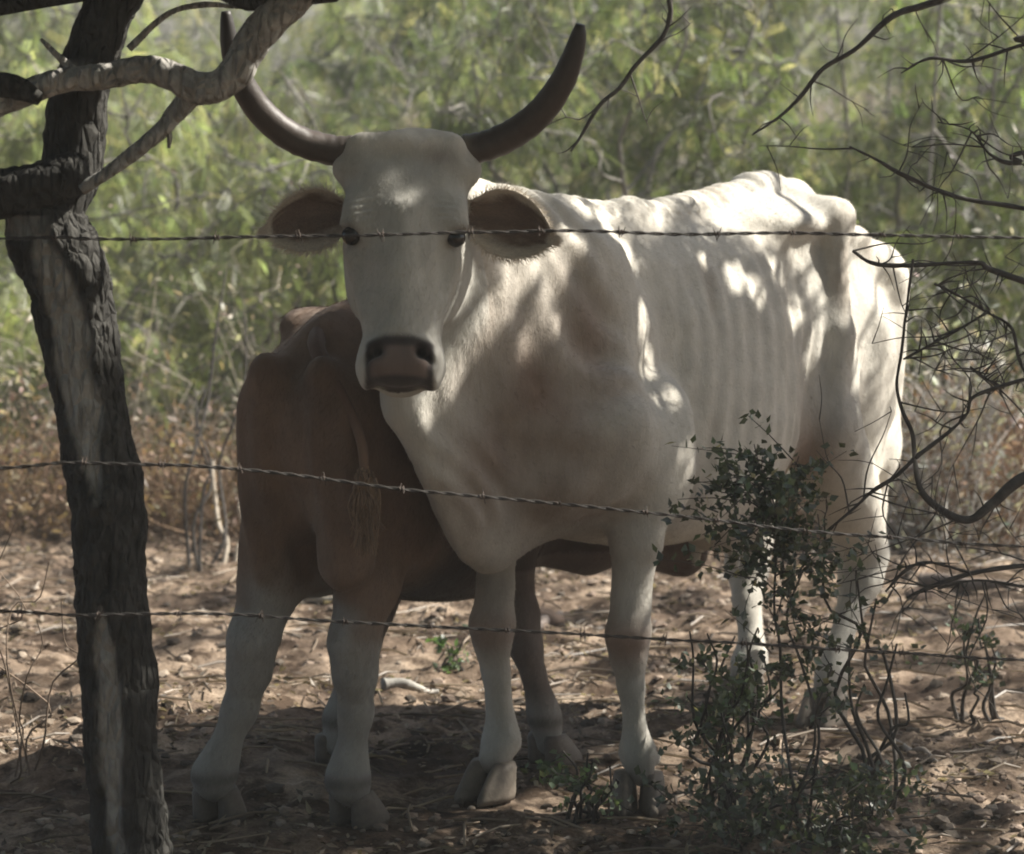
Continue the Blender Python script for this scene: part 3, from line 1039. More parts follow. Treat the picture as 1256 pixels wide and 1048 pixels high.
# ------------------------------------------------------------------ the brown calf
def build_calf():
    xs = np.arange(-0.30, 1.56, 0.0085)
    ys = np.arange(-0.46, 0.36, 0.0085)
    zs = np.arange(0.0, 1.26, 0.0085)
    f = Field(xs, ys, zs)
    f.loft([-0.14, -0.04, 0.10, 0.28, 0.50, 0.72, 0.92, 1.08],
           [0.10, 0.150, 0.168, 0.180, 0.190, 0.175, 0.150, 0.10],
           [1.05, 1.135, 1.165, 1.15, 1.13, 1.12, 1.09, 0.98],
           [0.80, 0.66, 0.56, 0.475, 0.425, 0.40, 0.41, 0.50], n=2.0, taper=0.34, k=0.03, endk=0.10, shift=[-0.115, -0.11, -0.10, -0.08, -0.06, -0.04, -0.02, 0])
    for s, ft in ((1, CALF_FEET['hl']), (-1, CALF_FEET['hr'])):
        f.ell((0.10, s * 0.125 - 0.105, 1.10), (0.07, 0.05, 0.045), k=0.07)
        f.ell((-0.14, s * 0.075 - 0.11, 1.02), (0.04, 0.035, 0.045), k=0.05)
        f.rc((0.02, s * 0.095 - 0.105, 0.94), (0.14, s * 0.130 - 0.075, 0.66), 0.122, 0.085, k=0.06, sc=(1, 0.85, 1))
        f.rc((-0.10, s * 0.085 - 0.11, 0.94), (-0.06, s * 0.105 - 0.085, 0.60), 0.070, 0.060, k=0.06)
        f.ell((0.08, s * 0.20 - 0.105, 0.99), (0.08, 0.04, 0.07), k=0.08, op='s')
    hl, hr = CALF_FEET['hl'], CALF_FEET['hr']
    f.chain([(0.10, 0.045, 0.68, 0.090), (-0.02, 0.032, 0.54, 0.068), (-0.10, 0.030, 0.42, 0.053), (-0.095, 0.042, 0.35, 0.045), (-0.095, 0.068, 0.26, 0.035), (-0.11, 0.110, 0.15, 0.034), (-0.115, 0.128, 0.105, 0.046), (hl[0] - 0.015, hl[1], 0.078, 0.037)], k=0.03)
    f.chain([(0.12, -0.180, 0.68, 0.090), (0.03, -0.190, 0.54, 0.068), (-0.03, -0.188, 0.42, 0.053), (-0.02, -0.184, 0.35, 0.045), (0.0, -0.176, 0.26, 0.035), (0.0, -0.160, 0.15, 0.034), (-0.005, -0.158, 0.105, 0.046), (hr[0] - 0.015, hr[1], 0.078, 0.037)], k=0.03)
    fl, fr = CALF_FEET['fl'], CALF_FEET['fr']
    for s, ft in ((1, fl), (-1, fr)):
        f.ell((0.84, s * 0.11, 0.84), (0.11, 0.06, 0.2), k=0.07)
        f.rc((0.90, s * 0.12, 0.72), (0.80, s * 0.13, 0.58), 0.08, 0.075, k=0.06)
    f.chain([(0.79, 0.135, 0.60, 0.072), (0.74, 0.155, 0.48, 0.05), (0.66, 0.18, 0.36, 0.046), (0.63, 0.19, 0.29, 0.038), (0.565, 0.203, 0.15, 0.031), (0.545, 0.207, 0.11, 0.038), (fl[0] - 0.01, fl[1], 0.05, 0.035)], k=0.03)
    f.chain([(0.79, -0.125, 0.60, 0.072), (0.76, -0.15, 0.48, 0.05), (0.75, -0.18, 0.36, 0.046), (0.755, -0.195, 0.29, 0.038), (0.78, -0.225, 0.15, 0.031), (0.785, -0.232, 0.11, 0.038), (fr[0] - 0.01, fr[1], 0.05, 0.035)], k=0.03)
    # udder-like groin fold, sheath of the belly
    f.ell((0.12, 0.0, 0.585), (0.11, 0.085, 0.10), k=0.06)
    # neck stretched down under the cow, head reaching to the udder
    f.rc((0.94, 0, 0.82), (1.16, -0.15, 0.56), 0.16, 0.105, k=0.07, sc=(1, 0.7, 1))
    f.rc((0.98, 0, 0.60), (1.16, -0.16, 0.50), 0.13, 0.09, k=0.07, sc=(1, 0.7, 1))
    a, b_ = np.array([1.16, -0.16, 0.55]), np.array([1.40, -0.30, 0.44])
    f.rc(a, b_, 0.105, 0.058, k=0.04)
    f.ell(b_ + (0.01, -0.005, 0.0), (0.06, 0.06, 0.05), k=0.03)
    for s in (1, -1):
        f.rc(a + np.array([-0.01, s * 0.08, 0.04]), a + np.array([-0.06, s * 0.19, 0.02]), 0.03, 0.018, k=0.03, sc=(1, 1, 1.5))
    V, F = f.nets()
    V = relax(V, F, 3, 0.5)
    N = normals(V, F)
    disp = 0.005 * fbm(V, 8, 3, 2) + 0.0012 * fbm(V, 55, 5, 2)
    thm = sstep(0.50, 0.62, V[:, 2]) * (1 - sstep(0.9, 1.0, V[:, 2])) * (1 - sstep(0.0, 0.2, V[:, 0]))
    disp += thm * 0.004 * np.sin(2 * np.pi * (V[:, 1] + 0.03 * vnoise(V, 5, 9)) / 0.07)
    V = V + N * disp[:, None]
    X, Y, Z = V.T
    nb = fbm(V, 6, 14, 3)
    C = np.tile(np.array([[0.205, 0.138, 0.098]]), (len(V), 1))
    C = mixc(C, (0.125, 0.085, 0.062), sstep(-0.2, 0.5, fbm(V, 3.5, 41, 3)))
    C = mixc(C, (0.040, 0.030, 0.027), sstep(0.20, 0.34, X) * 0.8)  # darker towards the head: coat colour lowered to counter sunlight there
    C = mixc(C, (0.24, 0.14, 0.09), 0.55 * gauss(V, (-0.10, 0.10, 1.02), (0.10, 0.09, 0.09)))
    pale = np.array([0.34, 0.325, 0.295])
    leg = 1 - sstep(0.48, 0.62, Z + 0.14 * fbm(V, 9, 71, 3) + 0.10 * (np.abs(Y) - 0.12) / 0.08 * (np.abs(Y) > 0.12))
    leg *= (X < 0.20) | ((Z < 0.42) & (X < 0.95))
    C = mixc(C, pale, leg * 0.95)
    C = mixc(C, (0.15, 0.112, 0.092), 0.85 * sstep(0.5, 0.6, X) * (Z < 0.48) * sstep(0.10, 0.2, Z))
    C = mixc(C, (0.29, 0.215, 0.165), 0.75 * gauss(V, (-0.06, -0.13, 0.72), (0.2, 0.06, 0.17)) * sstep(-0.5, 0.3, fbm(V, 9, 33, 3)))  # pale sunlit highlight at the rear, put into the coat colour
    C = mixc(C, (0.10, 0.085, 0.075), 0.8 * gauss(np.stack([Z, Z, Z], -1), (0.105,) * 3, (0.028,) * 3))  # dark fetlock band: shadow at the dewclaws put into the coat colour
    C = np.clip(C * (1 + 0.14 * fbm(V, 24, 91, 2))[:, None], 0.005, 1)
    root = thing('brown_calf', tuple(CALF_O), 'dark brown calf with pale legs, seen from behind, nursing beside the white cow', 'calf')
    root.matrix_world = Matrix(((CALF_F[0], CALF_L[0], 0, CALF_O[0]), (CALF_F[1], CALF_L[1], 0, CALF_O[1]), (0, 0, 1, 0), (0, 0, 0, 1)))
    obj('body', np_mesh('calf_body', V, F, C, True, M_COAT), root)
    add_coat(root, V, F, C, 130000, 72, 0.013, lambda P: np.tile(np.array([[-0.5, 0.0, -0.85]]), (len(P), 1)))
    for nm, ft in CALF_FEET.items():
        make_hoof(root, ft, {'hl': 0.25, 'hr': -0.1, 'fl': 0.2, 'fr': -0.3}[nm], 1.0 if nm[0] == 'f' else 1.05, (0.14, 0.118, 0.098))
    # tail swung to the right, tan tuft at its end
    cl = lambda px, py, d: to_local(W(px, py, d), CALF_O, CALF_F, CALF_L)
    g = Geo()
    q0 = [(-0.04, -0.11, 1.105), (-0.11, -0.15, 1.075), (-0.140, -0.205, 1.02), (-0.140, -0.255, 0.94), (-0.145, -0.285, 0.87), (-0.15, -0.292, 0.79)]
    r0 = [0.022, 0.019, 0.015, 0.012, 0.011, 0.010]
    q = spline(np.array([list(p) + [r] for p, r in zip(q0, r0)]), 34)
    t = np.linspace(0, 1, 34)
    add_tube(g, q[:, :3], q[:, 3], mixc(np.tile(np.array([[0.13, 0.085, 0.066]]), (34, 1)), (0.20, 0.13, 0.09), sstep(0.4, 1, t)), 12)
    rng = np.random.RandomState(8)
    c0 = np.array([-0.15, -0.291, 0.81])
    for k in range(560):
        st = c0 + rng.normal(0, 0.008, 3)
        md = np.array([-0.155, -0.296 + rng.normal(0, 0.010), 0.75]) + rng.normal(0, 0.008, 3)
        en = np.array([-0.155, -0.297 + rng.normal(0, 0.010), 0.695 + rng.uniform(-0.05, 0.05)]) + rng.normal(0, 0.010, 3)
        c = np.array([0.28, 0.19, 0.125]) * rng.uniform(0.6, 1.3)
        add_tube(g, spline(np.array([st, md, en]), 7), np.linspace(0.0022, 0.0007, 7), c, 3, False)
    obj('tail', g.mesh('calf_tail', M_COAT), root)
    return root


calf = build_calf()

# ------------------------------------------------------------------ plants: shared pieces
def leaf_template(pairs=8, length=0.085, ll=0.020, lw=0.0048):
    """one feathery mesquite leaf along +x: pairs of narrow leaflets"""
    Q = []
    for i in range(pairs):
        t = (i + 1) / pairs
        x = 0.012 + length * t
        z = -0.018 * t * t
        for s in (-1, 1):
            a = math.radians(58)
            d = np.array([math.cos(a), s * math.sin(a), -0.12])
            n = np.array([-s * math.sin(a), math.cos(a) * 1.0, 0.0]) * (lw / 2)
            p = np.array([x, 0, z])
            e = p + d * ll * (1 - 0.35 * abs(t - 0.45))
            m = (p + e) / 2
            Q.append([p, m + n, e, m - n])
    return np.array(Q)                       # (2*pairs, 4, 3)


def rand_frames(rng, n, dirs, roll=1.0):
    """rotation matrices whose x axis is dirs, random roll; columns x,y,z"""
    X = dirs / np.maximum(np.linalg.norm(dirs, axis=1, keepdims=True), 1e-9)
    up = np.tile(np.array([[0, 0, 1.0]]), (n, 1)) + rng.normal(0, roll, (n, 3))
    Y = np.cross(up, X)
    Y /= np.maximum(np.linalg.norm(Y, axis=1, keepdims=True), 1e-9)
    Z = np.cross(X, Y)
    return np.stack([X, Y, Z], -1)


def place_leaves(rng, tmpl, pos, dirs, size, cols, roll=0.9):
    n = len(pos)
    R = rand_frames(rng, n, dirs, roll) * np.asarray(size, float)[:, None, None]
    q, _, _ = tmpl.shape
    T = tmpl.reshape(-1, 3)
    V = np.einsum('nij,kj->nki', R, T) + pos[:, None, :]
    V = V.reshape(-1, 3)
    F = np.arange(n * q * 4).reshape(-1, 4)
    C = np.repeat(cols, q * 4, axis=0)
    return V, F, C


def leaf_colors(rng, n, base, spread=0.25, pale=0.08):
    b = np.array(base, float)
    k = np.clip(rng.normal(1, spread, (n, 1)), 0.45, 1.8)
    c = b[None] * k
    c *= 1 + rng.normal(0, 0.06, (n, 3))
    m = rng.rand(n) < pale
    c[m] = np.array([0.34, 0.31, 0.19]) * rng.uniform(0.7, 1.15, (int(m.sum()), 1))
    return np.clip(c, 0.005, 0.8)


LEAF = leaf_template()
OVAL = np.array([[[0, 0, 0], [0.006, 0.0052, 0.001], [0.0165, 0, 0], [0.006, -0.0052, 0.001]],
                 [[0.002, 0, 0], [0.009, 0.0045, -0.0015], [0.019, 0, -0.002], [0.009, -0.0045, -0.0015]]])[:1]
GREEN = (0.15, 0.168, 0.085)


def wander(rng, a, b_, n=7, amp=0.06):
    P = np.linspace(0, 1, n)[:, None] * (np.asarray(b_) - np.asarray(a)) + np.asarray(a)
    L = np.linalg.norm(np.asarray(b_) - np.asarray(a))
    off = rng.normal(0, amp * L, (n, 3))
    off[0] = 0
    off[-1] = 0
    return spline(P + off, n * 3)


def mesquite_meshes(seed, height=2.9, radius=1.15, stems=6, nb=9, nt=12, nl=10, low=0.25, base=GREEN):
    """-> (trunk mesh, crown mesh) of one feathery multi-stemmed mesquite, origin at its base"""
    rng = np.random.RandomState(seed)
    g = Geo()
    tw, tones = [], []
    for k in range(stems):
        a = 2 * np.pi * (k + rng.uniform(-0.3, 0.3)) / stems
        r = radius * rng.uniform(0.35, 0.85)
        top = np.array([math.cos(a) * r, math.sin(a) * r, height * rng.uniform(0.72, 1.0)])
        st = np.array([math.cos(a) * 0.06, math.sin(a) * 0.06, -0.03])
        P = wander(rng, st, top, 6, 0.07)
        col = np.array([0.235, 0.22, 0.20]) * rng.uniform(0.65, 1.2)
        add_tube(g, P, np.linspace(0.016, 0.005, len(P)), col, 6, False)
        for j in range(nb):
            i = int(len(P) * rng.uniform(0.12, 0.98))
            s = P[min(i, len(P) - 1)]
            da = a + rng.uniform(-1.7, 1.7)
            L = rng.uniform(0.35, 0.75) * radius
            e = s + np.array([math.cos(da) * L, math.sin(da) * L, rng.uniform(-0.25, 0.35)])
            e[2] = max(e[2], low * rng.uniform(0.6, 1.6))
            B = wander(rng, s, e, 5, 0.10)
            btone = np.clip(rng.normal(1, 0.42), 0.4, 2.0)
            add_tube(g, B, np.linspace(0.006, 0.0025, len(B)), col * rng.uniform(0.7, 1.2), 4, False)
            for t in range(nt):
                q = B[int(len(B) * rng.uniform(0.2, 0.999))]
                ln = rng.uniform(0.14, 0.34)
                ta = rng.uniform(0, 2 * np.pi)
                d = np.array([math.cos(ta) * 0.65, math.sin(ta) * 0.65, -0.55 + rng.normal(0, 0.35)])
                m_ = q + d * ln * 0.5 + np.array([0, 0, 0.05])
                en = q + d * ln
                if en[2] < 0.06:
                    continue
                T = spline(np.array([q, m_, en]), 6)
                tw.append(T)
                tones.append(btone)
                add_tube(g, T[::2], np.array([0.0032, 0.0025, 0.0015]), col * 0.8, 3, False)
    pos, dirs, cols = [], [], []
    for T, bt in zip(tw, tones):
        tone = bt * np.clip(rng.normal(1, 0.15), 0.6, 1.4)
        if rng.rand() < 0.06:
            tone = 0
        for i in range(nl):
            u = rng.uniform(0.1, 1.0) * (len(T) - 1)
            k = min(int(u), len(T) - 2)
            p = T[k] + (T[k + 1] - T[k]) * (u - k)
            pos.append(p)
            dd = rng.normal(0, 0.6, 3) + np.array([0, 0, -0.75])
            dirs.append(dd)
            cols.append(tone)
    pos, dirs, cols = np.array(pos), np.array(dirs), np.array(cols)
    keep = cols > 0
    pos, dirs, cols = pos[keep], dirs[keep], cols[keep]
    C = leaf_colors(rng, len(pos), base) * cols[:, None]
    V, F, CC = place_leaves(rng, LEAF, pos, dirs, rng.uniform(0.8, 1.35, len(pos)), C)
    return g.mesh('mesquite_trunk', M_TWIG), np_mesh('mesquite_crown', V, F, CC, False, M_LEAF)


# ------------------------------------------------------------------ thicket behind the animals
VAR = [mesquite_meshes(100 + i, height=h, radius=r, base=b_) for i, (h, r, b_) in enumerate((
    (2.35, 1.10, (0.095, 0.122, 0.050)), (2.5, 1.20, (0.088, 0.110, 0.049)), (2.25, 1.05, (0.084, 0.112, 0.046)), (2.45, 1.15, (0.096, 0.118, 0.054)), (2.4, 1.2, (0.100, 0.124, 0.050))))]
VAR.append(mesquite_meshes(140, height=1.75, radius=1.15, base=(0.24, 0.27, 0.14)))  # for the left trees: leaf colour raised to stand in for sunlight
ROW1 = [(-2.75, 13.3, 'feathery green mesquite at the left edge of the thicket, beside the forked trunk'),
        (-1.72, 13.0, 'feathery light green mesquite seen between the forked trunk and the cow\'s left horn'),
        (-0.66, 13.25, 'green mesquite directly behind the white cow\'s head and horns'),
        (0.42, 13.1, 'drooping green mesquite behind the white cow\'s back, right of its horn'),
        (1.42, 13.3, 'dark feathery mesquite behind the white cow\'s bony rump'),
        (2.45, 13.0, 'loose green mesquite at the right edge of the thicket, behind the black thorn twigs')]
for i, (x, y, lab) in enumerate(ROW1):
    r = thing('mesquite_tree', (x, y, gz(x, y)), lab, 'tree', 'mesquites in the thicket', rz=i * 1.9 + 0.4)
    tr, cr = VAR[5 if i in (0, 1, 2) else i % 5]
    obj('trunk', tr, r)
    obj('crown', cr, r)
rngb = np.random.RandomState(77)
ROW2 = [(-3.3, 15.2), (-2.2, 15.0), (-1.1, 15.4), (0.0, 15.1), (1.05, 15.3), (2.1, 15.0), (3.2, 15.3)]
LAB2 = ['second-row mesquite far left, seen past the forked trunk\'s left side', 'second-row mesquite behind the gap right of the forked trunk', 'second-row mesquite filling the gap under the cow\'s left horn', 'second-row mesquite behind the space between the cow\'s horns',
        'second-row mesquite above the middle of the white cow\'s back', 'second-row mesquite above and right of the white cow\'s rump', 'second-row mesquite at the far right edge behind the thorn twigs']
for i, (x, y) in enumerate(ROW2):
    r = thing('mesquite_tree', (x, y, 0), LAB2[i], 'tree', 'second row of mesquites', rz=i * 2.3)
    r.scale = (1.1, 1.1, 1.05)
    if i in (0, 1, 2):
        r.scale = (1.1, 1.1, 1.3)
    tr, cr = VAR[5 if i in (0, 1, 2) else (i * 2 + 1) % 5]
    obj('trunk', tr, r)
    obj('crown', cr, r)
for i, (x, y, lab) in enumerate(((-4.6, 1.5, 'tall unseen mesquite added left of the viewpoint to block sky light'), (-3.0, -2.0, 'tall unseen mesquite added behind the viewpoint on the left to block sky light'), (-0.9, -3.0, 'tall unseen mesquite added straight behind the viewpoint to block sky light'),
                              (1.2, -2.6, 'tall unseen mesquite added behind the viewpoint on the right to block sky light'), (3.4, -2.2, 'tall unseen mesquite added far right behind the viewpoint to block sky light'), (4.8, 1.2, 'tall unseen mesquite added right of the viewpoint to block sky light'))):
    r = thing('mesquite_tree', (x, y, 0), lab, 'tree', 'added sky-blocking mesquites on the near side', rz=i * 1.3)
    r.scale = (1.5, 1.5, 1.9)  # unseen trees, added to block sky light and deepen the shade
    tr, cr = VAR[i % 5]
    obj('trunk', tr, r)
    obj('crown', cr, r)
# far thicket: one mass
N3 = 26000
P3 = np.stack([rngb.uniform(-6, 6, N3), rngb.uniform(17.0, 21.5, N3), np.abs(rngb.normal(0, 1.0, N3)) * 1.5 + 0.02], -1)
clump = vnoise(P3, 1.3, 7)
P3 = P3[clump > -0.45]
D3 = rngb.normal(0, 0.7, P3.shape) + np.array([0, 0, -0.6])
V, F, C = place_leaves(rngb, leaf_template(5, 0.12, 0.035, 0.010), P3, D3, rngb.uniform(1.1, 1.9, len(P3)), leaf_colors(rngb, len(P3), (0.11, 0.122, 0.065), 0.3, 0.10))
obj('thicket', np_mesh('thicket', V, F, C, False, M_LEAF), label='far mass of green thorn scrub closing the view', kind='stuff')


def dry_brush(name, x, y, w, h, n, label, col, seed, group=None, spread=0.5, leafy=0):
    rng = np.random.RandomState(seed)
    g = Geo()
    for k in range(n):
        bx, by = rng.normal(0, w * 0.32), rng.normal(0, 0.16)
        s = np.array([bx, by, -0.02])
        e = np.array([bx + rng.normal(0, spread * h), by + rng.normal(0, spread * h), h * rng.uniform(0.35, 1.0)])
        P = wander(rng, s, e, 4, 0.10)
        c = np.array(col) * rng.uniform(0.6, 1.4)
        add_tube(g, P[::2], np.linspace(0.0034, 0.0012, len(P[::2])), c, 3, False)
        for j in range(3):
            q = P[rng.randint(3, len(P))]
            d = rng.normal(0, 1, 3) * 0.09 + np.array([0, 0, 0.03])
            add_tube(g, np.array([q, q + d * 0.5 + rng.normal(0, 0.01, 3), q + d]), np.array([0.0018, 0.0014, 0.001]), c * 0.9, 3, False)
    t = thing(name, (x, y, gz(x, y)), label, 'brush', group)
    obj('stems', g.mesh('brush_stems', M_TWIG), t)
    m = n * 10
    pos = np.stack([rng.normal(0, w * 0.34, m), rng.normal(0, 0.2, m), np.abs(rng.normal(0, 0.5, m)) * h * 0.8 + 0.02], -1)
    V, F, C = place_leaves(rng, OVAL * np.array([1.6, 1.0, 1.0]), pos, rng.normal(0, 1, (m, 3)), rng.uniform(0.9, 2.0, m), leaf_colors(rng, m, col, 0.3, 0.05))
    obj('foliage', np_mesh('brush_leaves', V, F, C, False, M_DRY), t)


BR = (0.21, 0.145, 0.098)
dry_brush('dry_brush', -1.18, 11.3, 0.75, 0.42, 170, 'low clump of brown dry brush between the forked trunk and the calf', BR, 1)
dry_brush('dry_brush', -1.85, 11.4, 0.6, 0.55, 130, 'brown dry brush at the left edge, left of the forked trunk', BR, 2)
dry_brush('dry_brush', 1.62, 11.2, 0.75, 0.62, 210, 'rusty brown dry brush at the right edge behind the black branch', (0.22, 0.135, 0.085), 3)
dry_brush('dry_brush', 0.95, 11.5, 0.7, 0.45, 130, 'dull brown brush just right of the white cow\'s hind legs', BR, 4)
dry_brush('dry_brush', -0.3, 11.5, 0.9, 0.45, 130, 'brown brush hidden low behind the two animals', BR, 5)
dry_brush('twig_tangle', 1.55, 11.0, 0.55, 1.05, 140, 'tangle of bare grey twigs right of the white cow\'s rump', (0.38, 0.36, 0.33), 6, spread=0.35)
dry_brush('twig_tangle', -1.75, 11.9, 0.8, 1.1, 60, 'pale bare twigs standing in the green left of the calf', (0.42, 0.37, 0.31), 7, spread=0.3)
dry_brush('twig_tangle', -0.95, 11.9, 0.7, 1.0, 60, 'pale twiggy stems in the foliage just left of the calf\'s rump', (0.42, 0.37, 0.31), 8, spread=0.3)

# ------------------------------------------------------------------ forked tree at the left
TD = 6.26
tree = thing('forked_tree', tuple(W(165, 1120, TD) * np.array([1, 1, 0])), 'dark rough-barked forked tree trunk with pale bare wood strips at the left', 'tree')
TO = np.array(tree.location)


def pxpath(rows, depth, n, width_scale=1.0):
    """rows of (px, py, width px[, depth])"""
    A = []
    for r in rows:
        d = r[3] if len(r) > 3 else depth
        p = W(r[0], r[1], d)
        A.append(list(p) + [r[2] / FPX * d / 2 * width_scale])
    A = spline(np.array(A), n)
    return A[:, :3], A[:, 3]


DARKBARK = np.array([0.048, 0.046, 0.042])
PALEWOOD = np.array([0.32, 0.305, 0.275])


def bark_tube(g, path, rad, sides, seed, amp=0.009, strip=None, pale=0.0, base=DARKBARK):
    V, F4, F3 = tube(path, rad, sides, True)
    n = len(path)
    c = np.repeat(path, sides, axis=0)
    d = V[:n * sides] - c
    r = np.linalg.norm(d, axis=1, keepdims=True)
    u = d / np.maximum(r, 1e-6)
    Pn = V[:n * sides] * np.array([1, 1, 0.22])
    ridge = 1 - np.abs(0.7 * vnoise(Pn, 48, seed) + 0.5 * vnoise(Pn * np.array([1, 1, 2.2]), 95, seed + 40)) * 2.2
    h = amp * (0.6 * ridge + 0.9 * fbm(V[:n * sides], 16, seed + 3, 3)) + amp * 0.8 * vnoise(V[:n * sides], 7, seed + 8)
    C = np.tile(base, (len(V), 1)) * (0.75 + 0.5 * np.clip(ridge, 0, 1).mean())
    C[:n * sides] = base * (0.6 + 0.7 * np.clip(0.5 + 0.5 * ridge, 0, 1))[:, None]
    if strip is not None:
        m = strip(V[:n * sides], c, u)
        m = np.clip(m + 0.35 * m * (1 - m) * 4 * fbm(V[:n * sides], 30, seed + 5, 2), 0, 1)
        h = h * (1 - 0.8 * m) - 0.008 * m
        C[:n * sides] = mixc(C[:n * sides], PALEWOOD, m)
    if pale:  # pale blotches; on the living branches they stand in for sunlit bark
        m = sstep(0.05, 0.5, fbm(V[:n * sides], 9, seed + 11, 2) + pale - 0.5)
        C[:n * sides] = mixc(C[:n * sides], np.array([0.46, 0.43, 0.39]), m)
    V[:n * sides] += u * h[:, None]
    n0 = g.n
    g.V.append(V)
    g.C.append(C)
    g.F.append(F4 + n0)
    g.F.append(F3 + n0)
    g.n += len(V)


def trunk_strip(V, c, u):
    # pale bare wood facing the fence, upper and lower patch
    z = V[:, 2]
    zz = lambda py: W(0, py, TD)[2]
    off = u[:, 0] + 0.18 * vnoise(V, 12, 71)
    front = sstep(-0.1, 0.3, -u[:, 1])
    cen = np.interp(z, [zz(600), zz(400), zz(290)], [-0.05, -0.05, -0.05])
    hw = np.interp(z, [zz(610), zz(570), zz(500), zz(400), zz(340), zz(285)], [0.0, 0.25, 0.46, 0.46, 0.28, 0.10])
    a = sstep(0.10, -0.05, np.abs(off - cen) - hw) * (z > zz(612)) * (z < zz(285))
    hw2 = np.interp(z, [zz(1060), zz(980), zz(880), zz(790), zz(740)], [0.12, 0.22, 0.34, 0.30, 0.0])
    b_ = sstep(0.10, -0.05, np.abs(off + 0.22) - hw2) * (z < zz(735))
    top = sstep(0.1, -0.1, np.abs(z - zz(278)) / 0.02 - 1.2) * sstep(0.3, 0.1, off) * 0.6
    return np.clip(np.maximum(np.maximum(a, b_), top), 0, 1) * front


g = Geo()
p, r = pxpath([(182, 1140, 150), (172, 1100, 122), (163, 1050, 98), (157, 990, 88), (142, 800, 86), (135, 700, 87), (127, 600, 86), (109, 500, 85), (94, 400, 93), (80, 335, 106), (60, 296, 104), (50, 262, 92), (52, 235, 66)], TD, 260)
bark_tube(g, p, r * 0.97, 72, 5, 0.0125, trunk_strip)
# root flare
for (a, b_) in (((165, 1040, 60), (225, 1135, 30)), ((160, 1050, 60), (110, 1140, 34))):
    p, r = pxpath([(*a[:2], a[2], TD - 0.02), ((a[0] + b_[0]) / 2 + 6, (a[1] + b_[1]) / 2, (a[2] + b_[2]) / 2.3, TD - 0.04), (*b_[:2], b_[2] * 0.6, TD - 0.07)], TD, 20)
    bark_tube(g, p, r, 16, 15, 0.006)
# upper stem, leaning right behind the limb
p, r = pxpath([(60, 262, 78, TD), (86, 215, 72, TD + 0.02), (92, 165, 72, TD + 0.03), (96, 125, 70, TD + 0.03), (112, 70, 68, TD + 0.04), (130, 15, 66, TD + 0.05), (150, -60, 62, TD + 0.06), (160, -300, 54, TD + 0.15), (230, -620, 40, TD + 0.3), (250, -900, 22, TD + 0.4)], TD, 90)
bark_tube(g, p, r, 30, 25, 0.007, None, 0.22)
UP = p
obj('trunk', g.mesh('forked_trunk', M_BARK, origin=TO), tree)


def branch(rows, depth, seed, parent, origin, n=40, sides=12, amp=0.003, pale=0.0, base=DARKBARK, name='branch', mat=None):
    g = Geo()
    p, r = pxpath(rows, depth, n)
    bark_tube(g, p, r, sides, seed, amp, None, pale, base)
    obj(name, g.mesh(name, mat or M_BARK, origin=origin), parent)
    return p


SB = np.array([0.31, 0.295, 0.27])  # grey branch bark, colour raised to stand in for sunlight
branch([(-260, 290, 80), (-120, 262, 74), (-40, 246, 66), (20, 234, 58), (60, 226, 56), (88, 214, 52), (103, 208, 40), (110, 207, 14)], TD - 0.05, 31, tree, TO, 60, 26, 0.006, 0.12, DARKBARK)
branch([(-220, 230, 44), (-90, 165, 36), (-30, 138, 30), (25, 116, 30), (72, 100, 27), (128, 94, 28), (178, 85, 30), (214, 95, 33), (240, 109, 38), (268, 105, 36), (291, 86, 38), (310, 52, 40), (335, 22, 40), (368, -8, 42), (430, -70, 40), (520, -190, 34), (640, -420, 22)], TD - 0.13, 33, tree, TO, 150, 20, 0.0035, 0.42, SB)
branch([(240, 112, 30), (212, 142, 22), (200, 158, 19), (166, 186, 17), (132, 212, 15), (100, 233, 16)], TD - 0.12, 35, tree, TO, 50, 14, 0.0025, 0.45, SB)
branch([(94, 90, 13), (72, 70, 9), (60, 58, 7), (50, 48, 4)], TD - 0.12, 37, tree, TO, 16, 8, 0.001, 0.1, SB)
branch([(-120, 70, 36), (-30, 98, 32), (20, 108, 30), (50, 122, 18)], TD - 0.16, 39, tree, TO, 30, 14, 0.003, 0.0, DARKBARK)
branch([(204, 155, 12), (208, 168, 8), (207, 182, 4)], TD - 0.12, 41, tree, TO, 12, 8, 0.001, 0.0, SB)
branch([(158, 60, 9), (205, 18, 7), (250, 6, 7), (300, 10, 4)], TD + 0.02, 43, tree, TO, 20, 8, 0.001, 0.0, SB)
branch([(330, 24, 12), (300, 45, 8), (286, 60, 5)], TD - 0.12, 45, tree, TO, 12, 8, 0.001, 0.0, SB)


# unseen crown of the forked tree, spread overhead to block sky light
def clumps(rng, centers, per, rad, base, size=(0.9, 1.4), tmpl=None):
    pos, dirs = [], []
    for c in centers:
        k = max(int(per * rng.uniform(0.7, 1.3)), 3)
        q = rng.normal(0, 1, (k, 3))
        q /= np.linalg.norm(q, axis=1, keepdims=True)
        q *= (rng.uniform(0, 1, (k, 1)) ** 0.45) * rad * rng.uniform(0.7, 1.25)
        q[:, 2] *= 0.75
        pos.append(c + q)
        dirs.append(q / rad + np.array([0, 0, -0.5]) + rng.normal(0, 0.4, (k, 3)))
    pos, dirs = np.vstack(pos), np.vstack(dirs)
    return place_leaves(rng, LEAF if tmpl is None else tmpl, pos, dirs, rng.uniform(*size, len(pos)), leaf_colors(rng, len(pos), base))


